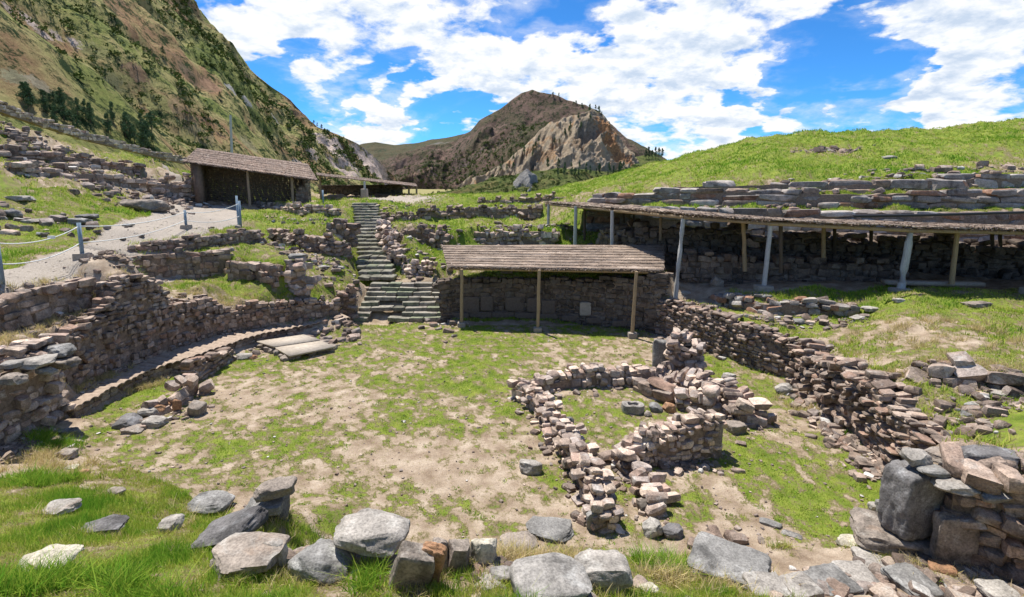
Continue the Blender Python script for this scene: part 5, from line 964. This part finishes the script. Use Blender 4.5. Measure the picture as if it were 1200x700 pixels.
S1('grey scaly slab right of the pale one on the corner ruin', 1172, 590, 34, 22, M_bgrey, z=1.6, H_=.14, yaw=-.3)
S1('tall tan slab set upright in the corner ruin masonry', 1120, 668, 44, 78, M_bwarm, z=.42, asp=.35, pw=(6, 9), cuts=3, H_=1.0, yaw=-.15)
S1('tan wedge stone at the foot of the tall tan slab', 1110, 680, 30, 18, M_borange, z=.42, H_=.2)
S1('purple-brown stone at the foot of the rough masonry', 1160, 684, 26, 20, M_bwarm, z=.42)
S1('small orange stone by the purple-brown one', 1137, 684, 12, 12, M_borange, z=.42)
S1('blue-grey chip beside the wall foot near the big block', 1036, 603, 14, 20, M_bgrey, z=.05)
S1('pale chip next to the blue-grey chip', 1026, 600, 12, 14, M_bpale, z=.05)
# plaza floor stones
S1('pale oval boulder alone on the plaza floor left of the ruined room', 622, 556, 26, 22, M_bpale, z=0, pw=(2.4, 3))
S1('pale angular block alone on the grass below the right plaza wall', 921, 463, 20, 17, M_bpale, z=0)
S1('grey-blue block of the loose line in front of the ruined room', 698, 622, 22, 36, M_bgrey, z=0, asp=.5, pw=(4, 6), H_=.42)
S1('white pointed block right of the broken wall line', 768, 630, 26, 26, M_bpale, z=0, pw=(3, 4))
S1('dark purple block beside the white pointed block', 789, 632, 26, 20, M_bdark, z=0, pw=(4, 6))
S1('brown upright block in the broken wall line', 760, 602, 22, 24, M_bwarm, z=0, pw=(3.5, 5))
S1('grey block standing just inside the doorway wall of the ruined room', 666, 504, 14, 20, M_bgrey, z=0, asp=.8)
S1('tan squared block lying inside the left wall of the ruined room', 688, 534, 22, 17, M_bwarm, z=0, pw=(6, 8), H_=.22)
S1('upright brown slab beside the tan squared block', 675, 526, 9, 26, M_borange, z=0, asp=.8, H_=.5)
S1('white upright slab in the left wall line of the ruined room', 686, 550, 13, 24, M_bpale, z=0, asp=.6, H_=.4)
S1('orange stone inside the ruined room', 786, 484, 17, 16, M_borange, z=0)
S1('blue-grey rounded stone left of the orange stone', 770, 484, 16, 15, M_bgrey, z=0, pw=(2.5, 3))
S1('little tan pebble-stone right of the hollowed stone', 760, 489, 9, 9, M_bwarm, z=0)
S1('squared brown block outside the right wall of the ruined room', 865, 508, 22, 16, M_bwarm, z=0, pw=(5, 8), H_=.25)
S1('upright pale brown slab closing the front wall of the ruined room', 840, 537, 13, 50, M_bwarm, z=0, asp=.9, pw=(6, 9), cuts=2, H_=1.0)
S1('big upright grey slab behind the ruined room', 776, 432, 21, 44, M_bgrey, z=0, asp=.6, pw=(5, 8), cuts=3, H_=1.15)
S1('white curved stone at the end of the thick right wall', 856, 452, 16, 16, M_bpale, z=.1, H_=.45)
# hollowed stone
p = G(744, 488, 0); mb = MB(); hv = []; n_ = 20
for rad, z_ in ((.30, -.03), (.34, .10), (.32, .22), (.26, .245), (.16, .23), (.14, .10), (.0, .09)):
    for k in range(n_):
        a = 6.2832 * k / n_; sq_ = 1 + .12 * math.cos(2 * a + .7) + .05 * math.cos(5 * a); rad *= 1; hv.append([.74 * rad * sq_ * 1.1 * math.cos(a), rad * sq_ * .66 * math.sin(a), z_ + .015 * math.sin(3 * a)])
mb.add(hv, [[r_ * n_ + k, r_ * n_ + (k + 1) % n_, (r_ + 1) * n_ + (k + 1) % n_, (r_ + 1) * n_ + k] for r_ in range(6) for k in range(n_)])
o = mb.build('hollowed_stone', M_bpale, None, True, 40); o.location = (p[0], p[1] + .25, 0); tag(o, 'grey stone with a hollow in its top on the floor of the ruined room', 'stone')
# left heap
S1('dark flat-topped block at the left end of the stone heap', 142, 503, 30, 19, M_bdark, z=0, pw=(4, 6), H_=.28)
S1('pale square stone at the front of the left stone heap', 177, 502, 24, 13, M_bpale, z=0, pw=(5, 8), H_=.22)
S1('low grey stone between dark block and pale square stone', 151, 509, 26, 12, M_bwarm, z=0, H_=.15)
S1('cream stone on top of the left stone heap', 169, 489, 20, 14, M_bpale, z=.05)
S1('purple-red stone in the middle of the left stone heap', 181, 482, 22, 13, M_borange, z=.1)
S1('big grey block at the right end of the left stone heap', 226, 488, 22, 22, M_bwarm, z=0, H_=.4)
S1('tilted orange-grey slab leaning on the big grey heap block', 206, 482, 10, 18, M_borange, z=.05)
S1('flat orange stone at the end of the brick-like stub', 293, 421, 12, 6, M_borange, z=0)
S1('grey stones row end near the orange flat stone', 283, 422, 20, 10, M_bpale, z=0)
S1('blue-grey pointed stone in the shade near the bench end', 75, 512, 20, 14, M_bgrey, z=.2)
S1('brown lump of stone at the foot of the tumbled left wall', 70, 538, 24, 16, M_bwarm)
S1('pinkish brown stone in the grass edge at left', 131, 582, 22, 12, M_bwarm)
S1('small reddish stone above the pinkish brown stone', 95, 558, 12, 10, M_borange)
S1('tiny cream sliver near the small reddish stone', 81, 551, 13, 6, M_bcream)
# big blocks of the tumbled wall end
for lb, px, py, w_, h_, mt, z in (('blue-grey square block on top of the tumbled left wall end', 63, 417, 30, 18, M_bgrey, 1.95), ('long pale block on top of the tumbled left wall end', 36, 431, 38, 14, M_bpale, 1.95), ('pale slab at the photo edge on the tumbled left wall', 5, 432, 30, 12, M_bgrey, 2.0),
                                  ('dark wedge block under the blue-grey square block', 66, 432, 28, 16, M_bwarm, 1.7), ('brown block under the pale slab at the photo edge', 6, 452, 26, 18, M_bwarm, 1.8), ('grey rounded block in the middle of the tumbled wall', 48, 440, 20, 14, M_bgrey, 1.75)):
    S1(lb, px, py, w_, h_, mt, z=z, pw=(4, 7), cuts=4)
# hillside boulders
S1('long dark boulder lying on the left lawn above the path', 160, 248, 60, 13, M_bwarm, pw=(3, 4), asp=.5)
S1('grey boulder under the jumbled bank left of the hut', 182, 231, 30, 9, M_bgrey)
S1('dark brown boulder at the left edge of the lawn', 7, 255, 20, 12, M_bdark)
S1('pale flat rock on the lawn above the dark brown boulder', 16, 236, 28, 8, M_bpale)
S1('grey lump on the lawn behind the rope fence', 96, 257, 22, 8, M_bdark)
S1('low white rock streak on the lawn', 34, 262, 24, 5, M_bpale)
S1('flat grey rock beside the middle rope post', 82, 262, 26, 5, M_bgrey)
S1('small white rock near the gravel path bend', 148, 266, 12, 6, M_bpale)
S1('pale boulder alone on the green mound under the skyline', 1046, 187, 17, 6, M_bgrey)
S1('flat brown boulder alone on the right terrace grass', 1151, 361, 27, 10, M_bwarm)
S1('small white stone near the big post base block', 1056, 355, 12, 7, M_bpale)
S1('pale stone on the terrace edge, upper of two', 1024, 365, 18, 7, M_bpale)
S1('pale flat stone on the terrace edge, lower of two', 1010, 376, 20, 7, M_bpale)
S1('grey square boulder on the grass strip below the terrace wall', 939, 381, 15, 10, M_bgrey)
S1('dark flat slab at the left corner of the terrace wall', 897, 350, 20, 7, M_bdark)
S1('white rock in the grass by the leaning shelter post', 804, 346, 13, 7, M_bpale)
S1('little upright knob of stone on the rubble near the leaning post', 842, 336, 14, 16, M_bwarm)
S1('brown slab crowning the upright stone pile left of the stairs', 345, 304, 24, 8, M_bgrey, z=2.9)
S1('long thin grey slab on the grass left of the lower stairs', 394, 316, 16, 5, M_bgrey)
S1('second thin grey slab just beside the first', 378, 315, 14, 5, M_bgrey)
for lb, px, py, w_ in (('cream stone in the upper right grass beside the stone arc', 1105, 440, 16), ('dark grey stone in the middle of the stone arc', 1133, 449, 15), ('grey stone at the low right rubble, left one', 1145, 479, 16), ('white stone in the low right rubble', 1178, 467, 22), ('brown stone at the low right rubble, lowest', 1140, 490, 18), ('pale round stone at the left end of the stone arc', 1077, 437, 14)):
    S1(lb, px, py, w_, w_ * .6, (M_bpale, M_bdark, M_bgrey, M_bpale, M_bwarm, M_bpale)[len(lb) % 6])
# cover slabs over the pit
def slab_px(label, pts, z, th, mat, name):
    P = np.array([G(px, py, z) for px, py in pts]); n_ = len(P); mb = MB(); Vt = []; 
    mb.add(np.concatenate([P, P - [0, 0, th]]), [[i, i + n_, (i + 1) % n_ + n_, (i + 1) % n_] for i in range(n_)] + [[0, 1, 2, 3], [7, 6, 5, 4]]); o = mb.build(name, mat); tag(o, label, 'cover slab'); return o
slab_px('flat tan cover slab over the floor pit, the one farther from the camera', [(301, 400), (321, 406), (375, 398), (356, 392)], .26, .06, M_slab, 'cover_slab')
slab_px('flat tan cover slab over the floor pit, the one nearer the camera', [(322, 407), (339, 417), (392, 406), (375, 399)], .22, .06, M_slab, 'cover_slab')
rs = np.random.RandomState(8); c = []
for k in range(46):
    u = rs.uniform(0, 1); e = rs.randint(4); pp = [(301, 402), (339, 419), (392, 408), (358, 395), (301, 402)]; a, b = pp[e], pp[e + 1]; q = G(a[0] * (1 - u) + b[0] * u, a[1] * (1 - u) + b[1] * u, .05); c.append(q + rs.normal(0, .05, 3) * [1, 1, 0])
c = np.array(c); V, Q = rocks(c, rs.uniform(.08, .18, (len(c), 3)) * [1.2, 1, .7], [rotm((0, 0, 1), rs.uniform(0, 6)) for _ in c], 4, (3, 6), 4, (.7, 1.), .06, 77)
tag(link('pit_kerb_stones', mesh_np('pit_kerb_stones', V, [Q], M_bwarm, None, True, 35)), 'ring of rough stones holding up the two tan cover slabs', 'stone kerb')
# flat slabs in the floor at right
for lb, px, py, w_ in (('flat grey flagstone in the bare floor near the tapering slab, left one', 905, 618, 24), ('flat grey flagstone in the bare floor, right one', 930, 632, 22), ('flat pale flagstone lower down in the bare floor', 912, 652, 26)):
    S1(lb, px, py, w_, 12, M_bgrey, z=0, H_=.07, name='flagstone', cat='flagstone', pw=(7, 9), asp=.5, yaw=-.6)

# ------------------------------------------------------------------ loose rubble as stuff
def scatter_px(zones, seed):
    rs = np.random.RandomState(seed); P = []
    for (x0, y0, x1, y1, n, z, sp) in zones:        # centre line from (x0,y0) to (x1,y1) on height z
        for _ in range(n):
            u = rs.uniform(); q = G(x0 * (1 - u) + x1 * u, y0 * (1 - u) + y1 * u, z) if z > -5 else D(x0 * (1 - u) + x1 * u, y0 * (1 - u) + y1 * u, -z); P.append([q[0] + rs.normal(0, sp), q[1] + rs.normal(0, sp)])
    return np.array(P)
def rubble(name, label, P, smin, smax, mat, seed, n=3):
    rs = np.random.RandomState(seed); s = smin * (smax / smin) ** rs.power(.6, len(P)); z = zt(P[:, 0], P[:, 1]); hf = s[:, None] * rs.uniform(.6, 1.2, (len(P), 3)) * [1, 1, .6]
    V, Q = rocks(np.c_[P, z + hf[:, 2] * .35], hf, [rotm((0, 0, 1), rs.uniform(0, 6.3)) @ rotm((1, 0, 0), rs.normal(0, .25)) for _ in P], n, (2.6, 6), 4, (.65, 1.), .07, seed)
    tag(link(name, mesh_np(name, V, [Q], mat, None, True, 35)), label, 'rubble', kind='stuff')
rubble('rubble', 'loose rubble at the foot of the left walls and on their ledges', scatter_px([(100, 455, 390, 376, 60, .42, .10), (90, 378, 130, 372, 60, 2., .35), (120, 340, 170, 330, 120, 2.6, .4), (205, 350, 290, 345, 90, 1.9, .4), (0, 520, 80, 505, 130, .4, .35), (-20, 410, 80, 390, 60, 2., .4), (20, 345, 110, 325, 60, 3.2, .3), (150, 290, 290, 262, 30, 3.7, .3)], 1), .03, .14, M_bmix, 31)
rubble('rubble', 'tumbled stones over the banks either side of the stairs', scatter_px([(316, 300, 410, 310, 160, 2.2, .6), (320, 350, 400, 345, 120, 1.6, .6), (450, 270, 520, 320, 260, 2.2, .8), (330, 260, 410, 262, 90, 3.4, .8), (450, 250, 640, 250, 260, 3.4, 1.6), (540, 280, 660, 275, 240, 2.7, 1.), (380, 335, 412, 370, 90, 1., .3), (525, 300, 530, 370, 40, 1., .2)], 2), .05, .22, M_bmix, 32)
rubble('rubble', 'tumbled stones along the collapsed right plaza wall', scatter_px([(930, 450, 1040, 565, 200, 0, .22), (930, 400, 1100, 500, 220, 1.5, .35), (825, 350, 1000, 365, 160, 1.9, .35), (1075, 440, 1195, 455, 160, 1.75, .25), (1130, 490, 1200, 470, 90, 1.65, .3), (770, 345, 830, 360, 120, 1.5, .3), (1110, 560, 1200, 575, 160, 1.8, .3)], 3), .04, .16, M_bmix, 33)
rubble('rubble', 'small stones scattered in and around the ruined room', scatter_px([(612, 470, 700, 620, 110, 0, .2), (612, 470, 770, 452, 50, 0, .25), (770, 455, 870, 495, 130, 0, .4), (740, 550, 840, 545, 50, 0, .2), (716, 540, 770, 610, 60, 0, .2), (140, 505, 230, 480, 50, 0, .25), (780, 440, 825, 448, 40, 0, .25)], 4), .03, .12, M_bmix, 34)
rubble('rubble', 'chips and stones among the foreground boulders and paving', scatter_px([(320, 640, 600, 680, 110, 1.4, .25), (900, 690, 1200, 690, 160, .45, .3), (1040, 660, 1200, 690, 160, .42, .22), (760, 640, 900, 640, 40, .1, .3), (560, 680, 800, 690, 50, 1.3, .3), (330, 650, 600, 665, 40, 1.4, .2)], 5), .02, .15, M_bmix, 35, 4)
rubble('rubble', 'stony scree around the hillside terraces and under the mound', scatter_px([(10, 195, 170, 215, 330, -31, 1.4), (150, 225, 228, 232, 160, -35.5, .8), (10, 168, 70, 165, 90, -31, .9), (700, 238, 1200, 212, 300, -29, 1.), (0, 240, 90, 262, 60, -20.5, 1.3), (930, 175, 1000, 172, 60, -38, .6)], 6), .08, .32, M_bmix, 36)
# pebbles over the plaza floor
rs = np.random.RandomState(12); P = np.stack([rs.uniform(-11, 9, 3600), rs.uniform(7, 23, 3600)], 1); P = P[inpoly(P[:, 0], P[:, 1], PLZ)]
rubble('pebbles', 'pebbles scattered over the plaza floor', P, .008, .04, M_bmix, 37, 2)
P = np.stack([rs.uniform(-24, -9, 3000), rs.uniform(11, 30, 3000)], 1); P = P[inpoly(P[:, 0], P[:, 1], PATH)]; rubble('pebbles', 'gravel stones on the path', P, .010, .03, M_bwarm, 38, 2)

# ------------------------------------------------------------------ grass
def blades(name, label, P, hgt, wid, hue, seed, lean=.5):
    rs = np.random.RandomState(seed); n = len(P); z = zt(P[:, 0], P[:, 1]); h = hgt * rs.uniform(.5, 1.35, n); a = rs.uniform(0, 6.2832, n); w_ = wid * rs.uniform(.6, 1.3, n)
    la = rs.uniform(0, 6.2832, n); lm = np.abs(rs.normal(0, lean, n)) * h; p = np.c_[P, z - .01]; s = np.c_[np.cos(a), np.sin(a), 0 * a] * w_[:, None]; l = np.c_[np.cos(la), np.sin(la), 0 * a] * lm[:, None]
    up = np.c_[0 * a, 0 * a, h]; V = np.stack([p - s, p + s, p + s * .7 + l * .35 + up * .55, p - s * .7 + l * .35 + up * .55, p + l + up], 1).reshape(-1, 3); i = np.arange(n)[:, None] * 5
    me = mesh_np(name, V, [i + [0, 1, 2, 3], i + [3, 2, 4]], M_blade); at = me.attributes.new('hue', 'FLOAT', 'POINT'); at.data.foreach_set('value', np.repeat(hue, 5).astype(np.float32))
    tag(link(name, me), label, 'grass', kind='stuff')
def pts_in(n, x0, x1, y0, y1, thr, soft, rs, excl=None):
    P = np.stack([rs.uniform(x0, x1, n), rs.uniform(y0, y1, n)], 1); P = P[np.abs(P[:, 0]) < P[:, 1] * 1.25 + 1.5]; g = gmask(P[:, 0], P[:, 1]); k = rs.uniform(0, 1, len(P)) < sst(thr, thr + soft, g)
    return P[k], g[k]
rs = np.random.RandomState(77)
# foreground bank
P, g = pts_in(400000, -12, 6.5, 3.4, 11, .15, .5, rs); pl = inpoly(P[:, 0], P[:, 1], PLZ); P, g = P[~pl], g[~pl]
cl = fb2(P[:, 0], P[:, 1], 1.6, 3, .5, 4.); hu = np.clip(.16 + .42 * g + .34 * cl, 0, .95); h = .085 * (1 + .8 * np.clip(cl, -.6, 1))
blades('foreground_grass', 'bright green grass with dry yellow blades over the near bank', P, h, .0042, hu, 1, .55)
# plaza floor short turf
P = np.stack([rs.uniform(-11.5, 9, 420000), rs.uniform(7, 23, 420000)], 1); P = P[inpoly(P[:, 0], P[:, 1], PLZ)]; g = gmask(P[:, 0], P[:, 1]) + .25 * fb2(P[:, 0], P[:, 1], 9., 3, .6, 2.); k = rs.uniform(0, 1, len(P)) < sst(.1, 1.1, g) * .75 + .10; P, g = P[k], g[k]; g = np.clip(g, 0, 1)
blades('plaza_turf', 'short patchy turf and weeds on the plaza floor', P, .026 + .018 * np.clip(g, 0, 1), .006, np.clip(.15 + .38 * g + .2 * fb2(P[:, 0], P[:, 1], 3., 2), 0, .9), 2, .7)
# terraces and banks further back
P, g = pts_in(420000, -24, 26, 9, 30, .2, .5, rs); pl = inpoly(P[:, 0], P[:, 1], PLZ); P, g = P[~pl], g[~pl]
cl = fb2(P[:, 0], P[:, 1], .9, 3, .5, 14.); wl = (P[:, 0] < -9) & (P[:, 1] < 19); hu = np.clip(.24 + .36 * g + .25 * cl, 0, 1)
blades('terrace_grass', 'green and yellow grass on the terraces round the plaza', P, .075 * (1 + .7 * np.clip(cl, -.6, 1)), .011, hu, 3, .6)
P, g = pts_in(260000, -42, 52, 26, 62, .2, .5, rs); cl = fb2(P[:, 0], P[:, 1], .5, 3, .5, 14.)
blades('hillside_grass', 'grass on the mound and the hillsides behind the plaza', P, .12 * (1 + .6 * np.clip(cl, -.6, 1)), .028, np.clip(.26 + .32 * g + .25 * cl, 0, .9), 4, .7)
WEED = True
# dry tussocks
def tuft(C_, per, rad, hgt, wid, hue, label, seed, name='dry_tussocks'):
    rs = np.random.RandomState(seed); P = np.repeat(np.array(C_)[:, :2], per, 0) + rs.normal(0, rad, (len(C_) * per, 2)); blades(name, label, P, np.full(len(P), hgt), wid, np.clip(hue + rs.normal(0, .08, len(P)), 0, 1), seed, .9)
rd = scatter_px([(0, 350, 120, 322, 60, 3.3, .35), (125, 340, 160, 335, 26, 3., .3), (20, 385, 110, 372, 26, 2.1, .3), (210, 345, 300, 335, 24, 2., .3), (560, 655, 700, 640, 50, 1.3, .22), (760, 660, 850, 680, 30, .8, .2), (20, 530, 90, 545, 26, .4, .25), (240, 600, 330, 600, 12, .9, .15), (1050, 390, 1190, 400, 40, 1.9, .8), (1090, 440, 1190, 450, 40, 1.75, .25), (1100, 560, 1200, 575, 40, 1.75, .25), (930, 410, 1060, 450, 24, 1.5, .3), (880, 670, 900, 680, 5, .6, .1)], 9)
tuft(rd, 60, .08, .16, .006, .06, 'dry straw-coloured grass tussocks on walls and banks', 61)
cs = []
rs = np.random.RandomState(90)
for wd in WALLS:
    if wd['retain'] and 'shelter roof' not in wd['label']:
        for _ in range(int(wd['L'] * 4.5)):
            k = rs.randint(len(wd['X'])); q = wd['X'][k, :2] + wd['nr'][k] * (wd['thick'] + rs.uniform(-.12, .4)); cs.append(q)
for k in range(90):
    f = rs.uniform(); c0 = UP0 * (1 - f) + UP1 * f; cs.append(np.array([c0[0] + rs.choice([-1, 1]) * rs.uniform(.75, 1.1), c0[1]]))
cs = np.array(cs); lf = (cs[:, 0] < -8) & (cs[:, 1] < 19)
tuft(cs[lf], 26, .09, .12, .006, .12, 'dry grass tufts growing over the tops of the left walls', 64, 'wall_top_grass')
tuft(cs[~lf], 26, .12, .13, .010, .48, 'yellow green grass tufts growing over the wall tops and stair edges', 65, 'wall_top_grass')
gd = scatter_px([(30, 560, 60, 570, 8, .7, .2), (140, 298, 155, 300, 6, 3.5, .1), (40, 445, 60, 455, 7, 1.6, .1), (770, 650, 790, 660, 7, .7, .15), (430, 690, 440, 680, 2, 1.5, .05), (30, 690, 200, 690, 12, 1.8, .2)], 10)
nc = []; rs = np.random.RandomState(95)
for x_, y_, w_ in NEAR:
    for _ in range(int(4 + w_ * 14)): nc.append([x_ + rs.uniform(-.6, .6) * w_, y_ + rs.uniform(-.10, .03)])
tuft(np.array(nc)[::2], 24, .05, .11, .0045, .52, 'green blades growing up around the foreground boulders', 66, 'boulder_grass')
tuft(np.array(nc)[1::2], 18, .05, .12, .0045, .10, 'dry blades growing up around the foreground boulders', 67, 'boulder_grass')
tuft(gd, 260, .10, .2, .006, .75, 'lush green grass clumps at the wall foot and on the near bank', 62, 'green_tussocks')
rs = np.random.RandomState(31); P = np.stack([rs.uniform(-11.5, 9, 9000), rs.uniform(7, 23, 9000)], 1); P = P[inpoly(P[:, 0], P[:, 1], PLZ)]; g = gmask(P[:, 0], P[:, 1]); P = P[rs.uniform(0, 1, len(P)) < sst(-.3, .9, g) * .42 + .02]
tuft(P, 22, .045, .035, .010, .72, 'small leafy weeds dotted over the plaza floor', 63, 'weeds')
print('verts', sum(len(o.data.vertices) for o in C.objects if o.type == 'MESH'))
